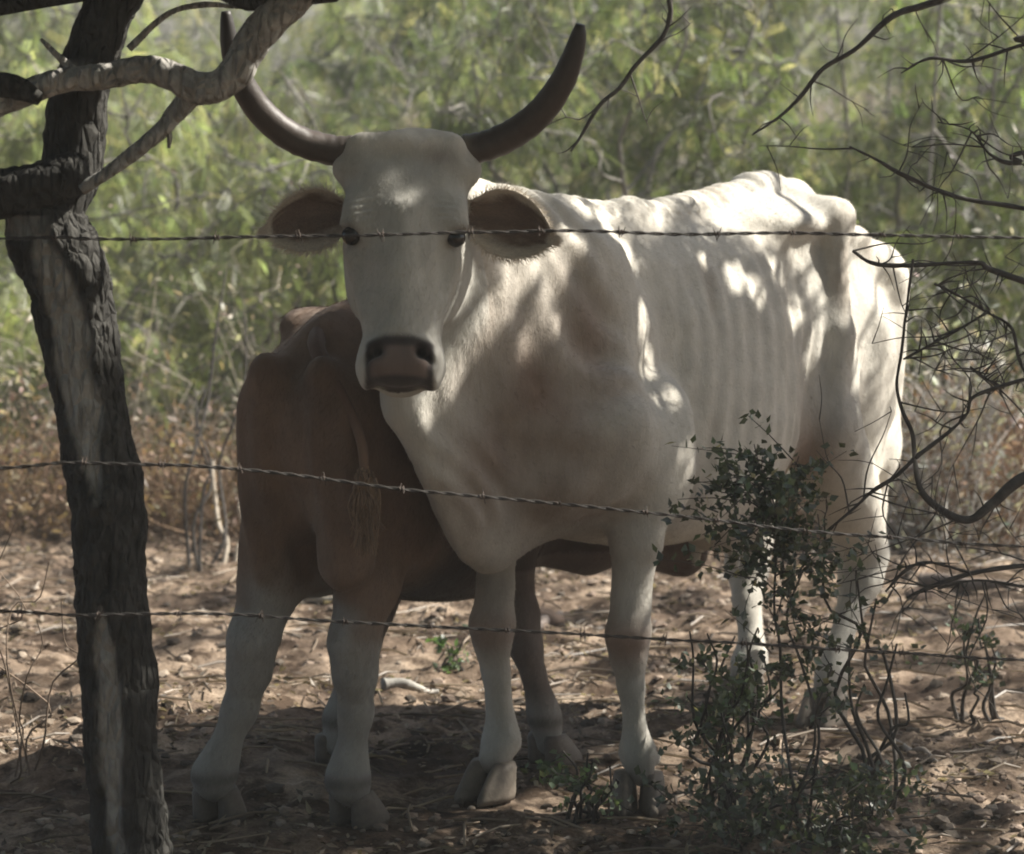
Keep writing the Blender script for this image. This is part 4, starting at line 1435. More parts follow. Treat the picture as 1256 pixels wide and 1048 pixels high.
rngf = np.random.RandomState(17)
FC = np.stack([rngf.uniform(-3.8, 3.0, 230), rngf.uniform(1.8, 6.1, 230), rngf.uniform(2.6, 4.2, 230)], -1)
FC = np.vstack([FC, np.stack([rngf.uniform(-4.6, -0.5, 150), rngf.uniform(6.0, 10.0, 150), rngf.uniform(2.5, 4.4, 150)], -1)])
V, F, C = clumps(rngf, FC, 95, 0.36, (0.09, 0.115, 0.05), (0.9, 1.4), leaf_template(5, 0.10, 0.036, 0.012))
obj('crown', np_mesh('forked_crown', V - TO, F, C, False, M_LEAF), tree)
g = Geo()
for c in FC[::2]:
    P = wander(rngf, UP[rngf.randint(55, 90)], c, 6, 0.05)
    add_tube(g, P, np.linspace(0.02, 0.004, len(P)), DARKBARK * 1.6, 5, False)
obj('limbs', g.mesh('forked_limbs', M_BARK, origin=TO), tree)


# ------------------------------------------------------------------ thorn tree at the right: bare black twigs in view, crown overhead
RO = np.array([2.65, 6.35, 0.0])
rtree = thing('thorn_tree', tuple(RO), 'thorn tree at the right edge reaching bare black crooked twigs across the view', 'tree')
BLK = np.array([0.066, 0.060, 0.055])
g = Geo()
TP = spline(np.array([RO + (0, 0, -0.05), RO + (-0.04, 0.02, 0.5), RO + (0.05, 0.05, 1.1), RO + (0.02, 0.15, 1.7), RO + (0.12, 0.3, 2.3), RO + (0.3, 0.5, 3.0)]), 60)
bark_tube(g, TP, np.linspace(0.11, 0.05, 60), 24, 55, 0.007)
obj('trunk', g.mesh('thorn_trunk', M_BARK, origin=RO), rtree)
S_ = np.array(SUN)
shade = []
def shade_at(px, py, d, t):
    shade.append(W(px, py, d) + S_ * t)
for (px, py, d, t) in (
        (800, 420, 7.2, 2.9), (845, 470, 7.35, 2.8), (800, 490, 7.2, 2.7), (900, 530, 7.5, 2.8), (860, 560, 7.4, 2.9), (930, 590, 7.6, 2.9), (830, 540, 7.3, 2.9), (780, 370, 7.15, 3.1), (880, 500, 7.45, 2.7),
        (800, 275, 7.4, 3.0), (690, 310, 6.95, 3.0), (650, 360, 6.8, 3.1), (690, 420, 6.85, 3.0), (660, 480, 6.8, 3.1), (705, 500, 6.9, 3.0), (640, 430, 6.75, 3.2), (700, 370, 6.95, 2.9), (610, 510, 6.7, 3.2), (680, 560, 6.85, 3.1), (670, 390, 6.85, 3.0), (470, 210, 6.5, 3.2), (830, 330, 7.35, 3.0), (960, 600, 7.7, 3.0), (760, 330, 7.1, 2.8),
        (920, 640, 6.6, 3.6), (950, 740, 6.6, 3.7), (900, 980, 6.55, 3.8), (980, 960, 6.6, 3.9), (1050, 980, 6.7, 4.0), (830, 1000, 6.6, 3.8), (940, 900, 6.9, 3.9),
        (330, 470, 6.9, 3.5), (340, 400, 6.9, 3.6), (1170, 960, 6.9, 3.9), (1230, 830, 7.6, 3.8), (1150, 800, 7.8, 3.9), (560, 900, 7.8, 4.0), (680, 870, 7.9, 4.0), (60, 830, 8.4, 4.0), (20, 880, 8.0, 4.0), (230, 900, 7.9, 4.1), (1060, 870, 7.4, 3.8)):
    shade_at(px, py, d, t)
rq = np.random.RandomState(4)
for px in range(770, 975, 26):                      # deep shade on the barrel
    for py in range(405, 650, 26):
        if (px - 850) / 60 - (py - 430) / 60 > 1.2:
            continue
        shade_at(px + rq.uniform(-8, 8), py + rq.uniform(-8, 8), 7.1 + (px - 760) / 200 * 0.6, rq.uniform(2.6, 3.1))
for px in range(610, 735, 26):                      # and on the chest
    for py in range(340, 660, 28):
        shade_at(px + rq.uniform(-8, 8), py + rq.uniform(-8, 8), 6.75 + (px - 600) / 130 * 0.2, rq.uniform(2.8, 3.3))
for px in range(440, 560, 26):                      # and on the face
    for py in range(205, 470, 28):
        shade_at(px + rq.uniform(-8, 8), py + rq.uniform(-8, 8), 6.45, rq.uniform(2.9, 3.4))
for k in range(46):
    yy = rq.uniform(6.9, 10.6)
    G0 = np.array([rq.uniform(-1, 1) * (0.17 * yy) + 0.1, yy, 0])
    T1 = rq.uniform(4.1, 5.2)
    mid = G0 + S_ * 1.45
    if -0.4 < mid[0] < 1.3 and 6.5 < mid[1] < 8.8:
        continue
    shade.append(G0 + S_ * T1)
shade = np.array(shade)
rngt = np.random.RandomState(12)
extra = np.stack([rngt.uniform(1.6, 4.2, 12), rngt.uniform(5.2, 7.2, 12), rngt.uniform(2.9, 3.8, 12)], -1)
cent = np.vstack([shade, extra])
V, F, C = clumps(rngt, shade, 60, 0.105, (0.10, 0.13, 0.05), (0.8, 1.2), leaf_template(5, 0.09, 0.034, 0.012))
V2, F2, C2 = clumps(rngt, extra, 60, 0.26, (0.10, 0.13, 0.05), (0.9, 1.5))
V, F, C = np.vstack([V, V2]), np.vstack([F, F2 + len(V)]), np.vstack([C, C2])
# gaps in the crown where the sun comes through
GAPS = [(1050, 280, 8.1, .20), (1085, 330, 8.2, .18), (985, 230, 8.0, .15), (900, 240, 7.9, .09), (1035, 420, 7.95, .16), (1065, 550, 8.1, .13), (975, 400, 7.8, .12), (940, 480, 7.7, .08), (1000, 500, 7.8, .10),
        (850, 390, 7.4, .05), (830, 355, 7.35, .035), (605, 400, 6.8, .05), (575, 440, 6.6, .05), (545, 430, 6.4, .06), (730, 350, 7.05, .05), (750, 440, 7.0, .045), (778, 520, 6.95, .05), (812, 600, 6.95, .04),
        (520, 180, 6.5, .05), (630, 230, 6.6, .09), (465, 610, 6.65, .05), (370, 380, 6.9, .05), (790, 900, 7.0, .06), (800, 960, 7.0, .06), (1065, 700, 8.1, .08), (880, 270, 7.7, .05), (950, 340, 7.8, .07), (507, 350, 6.42, .022), (505, 390, 6.41, .016), (480, 178, 6.5, .03), (550, 190, 6.5, .04), (500, 232, 6.47, .014),
        (600, 330, 6.75, .055), (588, 380, 6.72, .055), (572, 420, 6.65, .05), (560, 460, 6.6, .045), (655, 335, 6.85, .04), (638, 380, 6.8, .04), (618, 420, 6.75, .04), (592, 470, 6.7, .035),
        (720, 300, 7.05, .085), (745, 330, 7.08, .075), (700, 335, 7.0, .05), (755, 430, 7.0, .06), (765, 480, 7.0, .06), (782, 530, 6.98, .06), (850, 255, 7.6, .085), (930, 245, 7.9, .10), (815, 590, 6.95, .05), (790, 850, 7.0, .06), (540, 400, 6.42, .05), (548, 450, 6.4, .05), (620, 300, 6.62, .06), (660, 270, 6.62, .06), (700, 270, 7.0, .05), (870, 430, 7.45, .04), (880, 400, 7.45, .035), (920, 440, 7.6, .06), (940, 420, 7.65, .06), (910, 380, 7.6, .05), (760, 480, 7.0, .045), (770, 460, 7.0, .04)]
e1 = unit(np.cross(S_, [0, 0, 1.0]))
e2 = np.cross(S_, e1)
ctr = V.reshape(-1, 4, 3).mean(1)
keep = np.ones(len(ctr), bool)
for (px, py, d, r) in GAPS:
    q = ctr - W(px, py, d)
    keep &= ((q @ e1) ** 2 + (q @ e2) ** 2) > (r * (0.85 + 0.55 * vnoise(ctr, 7, 5))) ** 2
kv = np.repeat(keep, 4)
V, C = V[kv], C[kv]
F = np.arange(len(V)).reshape(-1, 4)
obj('crown', np_mesh('thorn_crown', V - RO, F, C, False, M_LEAF), rtree)
g = Geo()
for c in cent:
    s = TP[rngt.randint(38, 60)]
    P = wander(rngt, s, c, 6, 0.05)
    add_tube(g, P, np.linspace(0.014, 0.0018, len(P)) * np.linspace(1, 0.6, len(P)), BLK * 1.6, 5, False)
obj('limbs', g.mesh('thorn_limbs', M_BARK, origin=RO), rtree)
RB = [
    (6.8, [(1560, 420, 26), (1420, 395, 20), (1320, 362, 14), (1256, 345, 12), (1213, 330, 11), (1195, 322, 8), (1110, 326, 7), (1070, 323, 6), (1046, 308, 4)]),
    (6.9, [(1560, 330, 22), (1400, 285, 16), (1256, 256, 10), (1175, 242, 9), (1110, 216, 8), (1075, 196, 6), (1042, 180, 4)]),
    (6.7, [(1590, 520, 34), (1440, 545, 28), (1330, 560, 25), (1256, 586, 22), (1216, 619, 18), (1187, 638, 15), (1152, 624, 12), (1129, 600, 10), (1122, 562, 9), (1119, 532, 9), (1106, 502, 8), (1100, 470, 7), (1106, 430, 6), (1113, 370, 5), (1120, 318, 4)]),
    (6.7, [(1122, 562, 8), (1098, 585, 7), (1070, 603, 7), (1046, 625, 6), (1010, 655, 4)]),
    (6.7, [(1122, 562, 8), (1164, 530, 7), (1186, 508, 6), (1193, 488, 6), (1228, 474, 6), (1262, 464, 5)]),
    (6.75, [(1262, 466, 7), (1250, 440, 6), (1240, 402, 6), (1212, 384, 5), (1178, 364, 4), (1146, 348, 3)]),
    (6.75, [(1213, 382, 6), (1180, 402, 5), (1140, 424, 4), (1108, 441, 3)]),
    (6.75, [(1232, 476, 5), (1205, 462, 4), (1190, 450, 3)]),
    (6.6, [(1540, 660, 22), (1400, 690, 16), (1330, 692, 11), (1256, 694, 8), (1190, 704, 8), (1142, 720, 8), (1112, 733, 5)]),
    (6.6, [(1190, 703, 6), (1140, 690, 5), (1112, 699, 5), (1086, 726, 4)]),
    (6.6, [(1256, 720, 5), (1200, 712, 4), (1150, 722, 4)]),
    (7.6, [(1560, -160, 30), (1300, -90, 20), (1200, -25, 14), (1142, 4, 13), (1095, 20, 12), (1050, 60, 9), (1010, 84, 9), (985, 115, 8), (958, 142, 6), (922, 166, 4)]),
    (7.4, [(1300, -420, 24), (1050, -320, 18), (860, -120, 12), (824, -20, 10), (822, 18, 9), (812, 46, 8), (780, 80, 8), (760, 108, 7), (735, 130, 6), (712, 168, 4), (700, 186, 3)]),
    (7.0, [(1330, 180, 8), (1250, 200, 7), (1215, 190, 5), (1190, 160, 4), (1150, 150, 3)]),
    (7.2, [(1330, 40, 9), (1256, 55, 7), (1190, 75, 6), (1140, 72, 5), (1105, 90, 3)]),
]
for i, (d, rows) in enumerate(RB):
    p = branch(([(2160, rows[0][1] - 40, rows[0][2])] if rows[0][0] > 1300 else []) + [(a, b2, w * 0.66) for a, b2, w in rows], d, 200 + i, rtree, RO, 14 * len(rows), 8, 0.0012, 0.28 if i in (2, 11) else 0.0, BLK, 'branch', M_TWIG)  # two branches get pale blotches in place of sunlight
# fine side twigs, too many to pick apart
g = Geo()
for i, (d, rows) in enumerate(RB):
    p, r = pxpath(rows, d, 80)
    for k in range(6 if d < 7.1 else 4):
        q = p[rngt.randint(18, 80)]
        L = rngt.uniform(0.08, 0.24)
        dv = unit(rngt.normal(0, 1, 3) * np.array([1, 0.35, 1.0]))
        Q = wander(rngt, q, q + dv * L, 4, 0.05)
        add_tube(g, Q, np.linspace(0.0022, 0.0008, len(Q)), BLK * 1.5, 4, False)
        for m_ in range(2):
            q2 = Q[rngt.randint(4, len(Q))]
            Q2 = wander(rngt, q2, q2 + unit(rngt.normal(0, 1, 3) * np.array([1, 0.35, 1.0])) * L * 0.45, 3, 0.05)
            add_tube(g, Q2, np.linspace(0.0016, 0.0007, len(Q2)), BLK * 1.3, 3, False)
obj('twigs', g.mesh('thorn_twigs', M_TWIG, origin=RO), rtree, kind='stuff')
# thorns, too small to pick apart
g = Geo()
for i, (d, rows) in enumerate(RB):
    p, r = pxpath(rows, d, 60)
    for k in range(10):
        j = rngt.randint(12, 58)
        dirv = rngt.normal(0, 1, 3) * np.array([1, 0.5, 1])
        dirv /= np.linalg.norm(dirv)
        L = rngt.uniform(0.02, 0.09)
        q = p[j]
        add_tube(g, spline(np.array([q, q + dirv * L * 0.5 + rngt.normal(0, 0.006, 3), q + dirv * L]), 5), np.linspace(0.0022, 0.0006, 5), BLK, 4, False)
obj('thorns', g.mesh('thorns', M_TWIG, origin=RO), rtree, kind='stuff')

# ------------------------------------------------------------------ barbed wire fence
FD = 6.06
fence = thing('barbed_wire_fence', tuple(W(628, 1180, FD) * np.array([1, 1, 0])), 'rusty three strand barbed wire fence running in front of the cattle', 'fence')
FO = np.array(fence.location)
STR = [
    [(-700, 300), (-200, 298), (60, 292), (100, 293), (200, 293), (330, 290), (450, 289), (560, 286), (700, 283), (830, 287), (950, 286), (1100, 289), (1256, 292), (1700, 296), (2100, 300)],
    [(-700, 590), (-200, 580), (0, 575), (80, 568), (175, 570), (300, 576), (500, 601), (650, 615), (820, 631), (950, 648), (1100, 660), (1256, 671), (1700, 690), (2100, 700)],
    [(-700, 755), (-200, 752), (0, 750), (90, 754), (180, 753), (290, 754), (420, 763), (640, 774), (850, 786), (1100, 801), (1256, 810), (1700, 825), (2100, 830)]]
rngw = np.random.RandomState(3)
for k, pts in enumerate(STR):
    P = spline(np.array([W(x, y, FD) for x, y in pts]), 420)
    P[:, 2] += 0.0016 * vnoise(P, 9, k)
    T = np.gradient(P, axis=0)
    s_len = np.concatenate([[0], np.cumsum(np.linalg.norm(np.diff(P, axis=0), axis=1))])
    g = Geo()
    for ph in (0, np.pi):
        Q = P.copy()
        Q[:, 1] += 0.0020 * np.cos(s_len * 90 + ph)
        Q[:, 2] += 0.0020 * np.sin(s_len * 90 + ph)
        add_tube(g, Q, 0.0019, (0.052, 0.045, 0.041), 5, False)
    st = obj('wire_strand', g.mesh('wire_strand', M_WIRE, origin=FO), fence)
    step = 0.16
    for n_, a in enumerate(np.arange(0.1 + 0.05 * k, s_len[-1], step)):
        a += rngw.normal(0, 0.008)
        c = np.array([np.interp(a, s_len, P[:, i]) for i in range(3)])
        if abs(c[0]) > 1.25:
            continue
        g = Geo()
        al = np.linspace(0, 4 * np.pi, 14)
        add_tube(g, np.stack([c[0] + (al - 2 * np.pi) * 0.0009, c[1] + 0.0045 * np.cos(al), c[2] + 0.0045 * np.sin(al)], -1), 0.0015, (0.07, 0.05, 0.04), 4, False)
        for s in (-1, 1):
            an = rngw.uniform(0, np.pi)
            dv = np.array([rngw.normal(0, 0.25), math.cos(an), math.sin(an)])
            dv = dv / np.linalg.norm(dv) * 0.015
            add_tube(g, np.array([c + (s * 0.004, 0, 0) - dv, c + (s * 0.004, 0, 0), c + (s * 0.004, 0, 0) + dv]), np.array([0.0006, 0.0016, 0.0006]), (0.07, 0.05, 0.04), 4, False)
        obj('barb', g.mesh('barb', M_WIRE, origin=FO), st)
# off-frame posts carry the strands on both sides
for x in (-2.05, 2.2):
    g = Geo()
    Pp = np.stack([np.full(20, x) + np.linspace(0, 0.03, 20), np.full(20, FD + 0.055), np.linspace(-0.2, 1.5, 20)], -1)
    bark_tube(g, Pp, np.full(20, 0.05), 14, 300 + int(x * 10), 0.005, None, 0.2)
    obj('post', g.mesh('post', M_BARK, origin=FO), fence)


# ------------------------------------------------------------------ shrubs in front
def shrub(name, base, targets, leaves, label, seed, col=(0.045, 0.060, 0.034), cat='shrub', spread=0.045, size=(0.9, 1.7), stem=(0.006, 0.002), group=None, wob=0.045, stemcol=None, mains=None):
    """targets: world points; leaves: number for each; mains: world points of main stems the rest branch from"""
    rng = np.random.RandomState(seed)
    t = thing(name, tuple(base), label, cat, group)
    B = np.array(base)
    g = Geo()
    pos = []
    sc = np.array(stemcol if stemcol is not None else BLK)
    MS = []
    for m in (mains or []):
        P = wander(rng, B + np.array([rng.normal(0, 0.02), rng.normal(0, 0.02), -0.01]), m, 6, wob)
        add_tube(g, P, np.linspace(stem[0], stem[1] * 1.4, len(P)), sc * rng.uniform(0.8, 1.5), 6, False)
        MS.append(P)
    for tg, nl in zip(targets, leaves):
        if MS:
            A = np.vstack([p[4:] for p in MS])
            low = A[A[:, 2] < max(tg[2] - 0.01, A[:, 2].min() + 0.02)]
            s = low[np.argmin(np.linalg.norm(low - tg, axis=1))]
            P = wander(rng, s, tg, 4, 0.04)
            add_tube(g, P, np.linspace(stem[1] * 1.3, stem[1] * 0.7, len(P)), sc * rng.uniform(0.8, 1.5), 4, False)
        else:
            s = B + np.array([rng.normal(0, 0.03), rng.normal(0, 0.03), -0.01])
            P = wander(rng, s, tg, 6, wob)
            add_tube(g, P, np.linspace(stem[0], stem[1], len(P)), sc * rng.uniform(0.8, 1.5), 5, False)
        if nl <= 0:
            continue
        for j in range(max(nl // 14, 1)):
            q = P[int(len(P) * rng.uniform(0.55, 0.999))] + rng.normal(0, 0.4 * spread, 3)
            e = q + rng.normal(0, spread * 1.5, 3) * np.array([1.1, 1.1, 0.7])
            Q = wander(rng, q, e, 3, 0.05)
            add_tube(g, Q[::2], np.linspace(0.0018, 0.0008, len(Q[::2])), np.array(BLK) * 1.4, 3, False)
            idx = rng.randint(0, len(Q), 14)
            pos.append(Q[idx] + rng.normal(0, 0.008, (14, 3)))
    obj('stems', g.mesh('shrub_stems', M_TWIG, origin=B), t)
    if pos:
        pos = np.vstack(pos)
        pos[:, 2] = np.maximum(pos[:, 2], 0.012)
        V, F, C = place_leaves(rng, OVAL * np.array([1.0, 1.15, 1.0]), pos, rng.normal(0, 1, pos.shape) + np.array([0, 0, 0.3]), rng.uniform(*size, len(pos)), leaf_colors(rng, len(pos), np.array(col) * 1.25, 0.42, 0.03), 1.2)
        obj('foliage', np_mesh('shrub_leaves', V - B, F, C, False, M_DARKLEAF), t)
    return t


def onground(px, py):
    d = EYE * FPX / (py - 100)
    p = W(px, py, d)
    p[2] = gz(p[0], p[1])
    return p


rs = np.random.RandomState(21)
tg, nl = [], []
for (px, py, d, n) in ((870, 600, 6.55, 90), (905, 575, 6.5, 110), (935, 560, 6.5, 110), (960, 590, 6.5, 150), (920, 615, 6.5, 150), (885, 640, 6.5, 110), (950, 640, 6.5, 150), (975, 660, 6.5, 140), (1000, 690, 6.5, 110), (930, 680, 6.55, 90),
                       (975, 720, 6.5, 90), (925, 545, 6.5, 50), (980, 560, 6.55, 60), (1000, 640, 6.5, 70), (990, 760, 6.5, 80), (940, 740, 6.5, 50), (960, 700, 6.5, 90), (1010, 800, 6.5, 90), (1030, 860, 6.5, 60), (950, 820, 6.5, 60)):
    tg.append(W(px, py, d)); nl.append(int(n * 0.95))
b0 = onground(985, 1046)
shrub('thorn_shrub', b0, tg, nl, 'tall dark small-leaved thorn shrub in front of the cow\'s belly and hind legs', 51, mains=[W(955, 640, 6.5), W(985, 700, 6.52), W(1020, 820, 6.5)], spread=0.055, stem=(0.0045, 0.0016))
tg, nl = [], []
for k in range(34):
    px, py = rs.uniform(840, 1095), rs.uniform(935, 1050)
    tg.append(W(px, py, rs.uniform(6.35, 6.75))); nl.append(int(rs.uniform(28, 75)))
shrub('low_bush', onground(905, 1060), tg, nl, 'low sprawling dark bush at the bottom right, at the foot of the tall shrub', 52, spread=0.06, mains=[W(860, 1000, 6.5), W(900, 965, 6.5), W(1000, 950, 6.5), W(1070, 1000, 6.5), W(950, 1010, 6.4)], stem=(0.004, 0.0015))
tg, nl = [], []
for k in range(14):
    px, py = rs.uniform(835, 960), rs.uniform(765, 880)
    tg.append(W(px, py, rs.uniform(6.75, 7.0))); nl.append(int(rs.uniform(25, 60)))
shrub('small_bush', onground(885, 1000), tg, nl, 'small dark green bush between the cow\'s fore and hind legs', 53, col=(0.055, 0.075, 0.04))
tg, nl = [], []
for k in range(9):
    px, py = rs.uniform(690, 758), rs.uniform(915, 985)
    tg.append(W(px, py, rs.uniform(6.7, 6.85))); nl.append(int(rs.uniform(16, 40)))
shrub('weed', onground(722, 1010), tg, nl, 'green weed just left of the cow\'s lit fore hoof', 54, col=(0.075, 0.105, 0.05), cat='plant')
tg, nl = [], []
for (px, py) in ((1208, 730), (1200, 760), (1215, 790), (1195, 810), (1205, 840), (1190, 770)):
    tg.append(W(px, py, 7.7)); nl.append(40)
shrub('seedling', onground(1203, 900), tg, nl, 'spindly dark seedling standing alone on the bare earth at the right', 55, col=(0.05, 0.07, 0.04), cat='plant', spread=0.035)
shrub('seedling', onground(560, 830), [W(548, 790, 8.6), W(570, 782, 8.6), W(560, 800, 8.6)], [40, 40, 30], 'tiny green seedling on the ground between the calf\'s and the cow\'s legs', 56, col=(0.07, 0.11, 0.045), cat='plant', spread=0.03)
# bare stems
shrub('bare_shrub', onground(1078, 1010), [W(1100, 790, 6.75), W(1075, 735, 6.7), W(1050, 700, 6.7), W(1045, 780, 6.7), W(1110, 850, 6.8), W(1060, 840, 6.7), W(1012, 655, 6.65)], [0] * 7,
      'bare blackish stems rising in front of the cow\'s hind legs', 57, stem=(0.006, 0.0025), wob=0.04)
shrub('bare_shrub', onground(30, 960), [W(20, 640, 7.3), W(60, 690, 7.3), W(75, 735, 7.3), W(-10, 690, 7.3), W(45, 760, 7.3)], [0] * 5,
      'thin leafless twigs left of the forked trunk', 58, stem=(0.003, 0.0012), wob=0.08, stemcol=(0.16, 0.12, 0.09))
shrub('bare_shrub', onground(250, 700), [W(278, 330, 10.8), W(240, 480, 10.8), W(262, 420, 10.8), W(300, 390, 10.8)], [0] * 4,
      'slender dark sapling stem standing left of the calf before the thicket', 59, stem=(0.007, 0.003), wob=0.03)
shrub('bare_shrub', onground(285, 690), [W(262, 565, 11.0), W(300, 590, 11.0)], [0] * 2, 'pale leaning dead stick in the brown brush beside the calf', 60, stem=(0.010, 0.006), wob=0.03, stemcol=(0.36, 0.31, 0.25))


# ------------------------------------------------------------------ things lying on the ground
def stick(a, b_, r, label, seed, col, cat='stick', name='fallen_branch', lift=0.6):
    rng = np.random.RandomState(seed)
    A, B = onground(*a), onground(*b_)
    P = wander(rng, A, B, 6, 0.03)
    P[:, 2] = ground_h(P[:, 0], P[:, 1]) + r * lift + np.abs(fbm(P, 5, seed, 2)) * r
    P = spline(P[::3], 40)
    t = np.linspace(0, 1, len(P))
    g = Geo()
    c = P.mean(0)
    bark_tube(g, P, r * (1 - 0.5 * t), 12, seed, r * 0.15, None, 0.3, np.array(col))
    o = obj(name, g.mesh(name, M_TWIG, origin=c), None, label, cat)
    o.location = c
    return o


stick((335, 733), (425, 752), 0.018, 'bleached white stick lying behind the calf\'s hind legs', 61, (0.42, 0.37, 0.30))
stick((470, 856), (545, 850), 0.016, 'grey curved stick on the ground between calf and cow', 63, (0.24, 0.23, 0.21))
stick((1095, 925), (1160, 960), 0.008, 'thin pale twig on the ground right of the dark bush', 64, (0.30, 0.26, 0.22))
stick((1130, 730), (1256, 745), 0.028, 'weathered branch lying on the ground at the right edge', 65, (0.16, 0.13, 0.11))
stick((890, 690), (825, 668), 0.007, 'pale twig behind the shrub below the cow\'s belly', 66, (0.32, 0.28, 0.24))
stick((640, 790), (700, 760), 0.02, 'dark crooked stick between the cow\'s fore legs on the earth', 67, (0.12, 0.10, 0.09))

# clods, dung and leaf litter
rl = np.random.RandomState(99)
ph_ = (1 + 5 ** 0.5) / 2
ICO = np.array([(-1, ph_, 0), (1, ph_, 0), (-1, -ph_, 0), (1, -ph_, 0), (0, -1, ph_), (0, 1, ph_), (0, -1, -ph_), (0, 1, -ph_), (ph_, 0, -1), (ph_, 0, 1), (-ph_, 0, -1), (-ph_, 0, 1)]) / 1.902
ICOF = np.array([(0, 11, 5), (0, 5, 1), (0, 1, 7), (0, 7, 10), (0, 10, 11), (1, 5, 9), (5, 11, 4), (11, 10, 2), (10, 7, 6), (7, 1, 8), (3, 9, 4), (3, 4, 2), (3, 2, 6), (3, 6, 8), (3, 8, 9), (4, 9, 5), (2, 4, 11), (6, 2, 10), (8, 6, 7), (9, 8, 1)])


def scatter_clods(n, smin, smax, seed, cols, y0=6.2, y1=12.0):
    rng = np.random.RandomState(seed)
    y = rng.uniform(y0 ** 0.5, y1 ** 0.5, n) ** 2
    x = rng.uniform(-1, 1, n) * (0.19 * y + 0.35)
    keep = fbm(np.stack([x, y, x * 0], -1), 1.8, seed, 2) > rng.uniform(-0.6, 0.35, n)
    x, y = x[keep], y[keep]
    n = len(x)
    z = ground_h(x, y)
    s = smin + (smax - smin) * rng.rand(n) ** 3
    R = rand_frames(rng, n, rng.normal(0, 1, (n, 3)), 1.0)
    J = ICO[None] * rng.uniform(0.65, 1.25, (n, 12, 1))
    Vv = np.einsum('nij,nkj->nki', R, J) * s[:, None, None]
    Vv[..., 2] *= 0.62
    Vv += np.stack([x, y, z + s * 0.15], -1)[:, None, :]
    F = (ICOF[None] + (np.arange(n) * 12)[:, None, None]).reshape(-1, 3)
    c = np.array(cols)[rng.randint(0, len(cols), n)] * rng.uniform(0.7, 1.25, (n, 1))
    return Vv.reshape(-1, 3), F, np.repeat(c, 12, axis=0)


V, F, C = scatter_clods(11000, 0.004, 0.024, 5, [(0.25, 0.195, 0.155), (0.19, 0.145, 0.115), (0.30, 0.245, 0.195), (0.09, 0.075, 0.062)])
obj('clods', np_mesh('clods', V, F, C, False, M_CLOD), label='clods and small stones strewn over the dry earth', kind='stuff')
n = 26000
y = rl.uniform(6.2 ** 0.5, 12 ** 0.5, n) ** 2
x = rl.uniform(-1, 1, n) * (0.19 * y + 0.35)
kp = fbm(np.stack([x, y, x * 0], -1), 2.6, 44, 3) > rl.uniform(-0.15, 0.45, n)
x, y = x[kp], y[kp]
pos = np.stack([x, y, ground_h(x, y) + 0.006], -1)
dirs = rl.normal(0, 1, pos.shape) * np.array([1, 1, 0.3])
cc = np.array([(0.24, 0.19, 0.15), (0.29, 0.245, 0.20), (0.075, 0.06, 0.05), (0.10, 0.08, 0.065)])[rl.randint(0, 4, len(pos))]
V, F, C = place_leaves(rl, OVAL * np.array([1.8, 1.1, 1.5]), pos, dirs, rl.uniform(0.45, 1.35, len(pos)), cc, 0.5)
g = Geo()
for k in range(900):
    yy = rl.uniform(6.3, 11)
    xx = rl.uniform(-1, 1) * (0.19 * yy + 0.2)
    a = rl.uniform(0, np.pi)
    L = rl.uniform(0.02, 0.12)
    z = gz(xx, yy)
    d = np.array([math.cos(a) * L, math.sin(a) * L, 0])
    c0 = np.array([xx, yy, z + 0.008])
    add_tube(g, np.array([c0 - d, c0 + (0, 0, 0.006) + rl.normal(0, 0.006, 3), c0 + d]), np.array([0.003, 0.0035, 0.002]), np.array([0.25, 0.20, 0.155]) * rl.uniform(0.4, 1.5), 4, False)
tv = np.vstack(g.V)
me = np_mesh('litter', np.vstack([V, tv]), np.vstack([F] + [f + len(V) for f in g.F]), np.vstack([C] + g.C), False, M_DRY)
obj('leaf_litter', me, label='dead leaves and broken twigs littering the ground', kind='stuff')
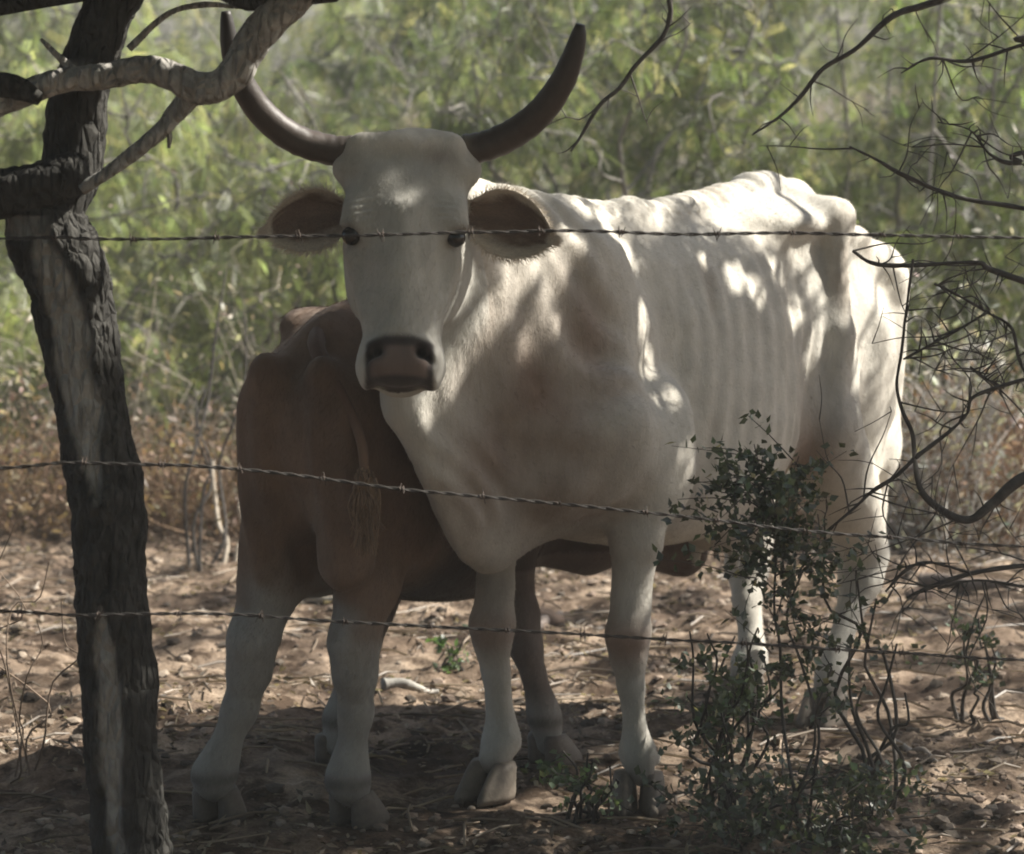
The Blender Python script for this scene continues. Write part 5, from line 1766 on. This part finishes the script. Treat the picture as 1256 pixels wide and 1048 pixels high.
for i, (px, py, s) in enumerate(((860, 772, 0.06), (905, 742, 0.05), (1130, 742, 0.07), (660, 770, 0.08), (1230, 1010, 0.05))):
    rng = np.random.RandomState(400 + i)
    c = onground(px, py)
    th_, ph2 = np.meshgrid(np.linspace(0, np.pi / 2 + 0.3, 9), np.linspace(0, 2 * np.pi, 20, endpoint=False), indexing='ij')
    D = np.stack([np.sin(th_) * np.cos(ph2), np.sin(th_) * np.sin(ph2), np.cos(th_) * 0.5], -1).reshape(-1, 3)
    Vd = D * s * (1 + 0.25 * fbm(D + i * 7, 2.5, 500 + i, 3))[:, None]
    Id = np.arange(9 * 20).reshape(9, 20)
    Fd = np.stack([Id[:-1], Id[1:], np.roll(Id[1:], -1, 1), np.roll(Id[:-1], -1, 1)], -1).reshape(-1, 4)
    where = ['below the cow\'s belly, nearer one', 'below the cow\'s belly, farther one', 'right of the cow\'s hind legs', 'between the cow\'s fore legs', 'in the bottom right corner'][i]
    o = obj('dung_pat', np_mesh('dung_pat', Vd, Fd, np.tile(np.array([[0.085, 0.062, 0.05]]), (len(Vd), 1)), True, M_CLOD), None, 'dark dried lump of dung ' + where, 'dung', 'dung on the ground')
    o.location = (c[0], c[1], c[2] - 0.005)

# ------------------------------------------------------------------ haze volume, added to lift the dark tones
hz = bpy.data.meshes.new('added_haze')
x0, x1, y0, y1, z0, z1 = -40, 40, -12, 60, -1.2, 8.5
hz.from_pydata([(x0, y0, z0), (x1, y0, z0), (x1, y1, z0), (x0, y1, z0), (x0, y0, z1), (x1, y0, z1), (x1, y1, z1), (x0, y1, z1)], [],
               [(0, 3, 2, 1), (4, 5, 6, 7), (0, 1, 5, 4), (1, 2, 6, 5), (2, 3, 7, 6), (3, 0, 4, 7)])
mh = bpy.data.materials.new('contrast_haze')
mh.use_nodes = True
hn_ = mh.node_tree
hn_.nodes.remove(hn_.nodes['Principled BSDF'])
pv = hn_.nodes.new('ShaderNodeVolumePrincipled')
pv.inputs['Color'].default_value = (0.93, 0.92, 0.88, 1)
pv.inputs['Density'].default_value = 0.0036
pv.inputs['Anisotropy'].default_value = 0.2
hn_.links.new(pv.outputs[0], hn_.nodes['Material Output'].inputs['Volume'])
hz.materials.append(mh)
obj('added_haze', hz, label='thin haze volume added to lift the dark tones', kind='stuff')
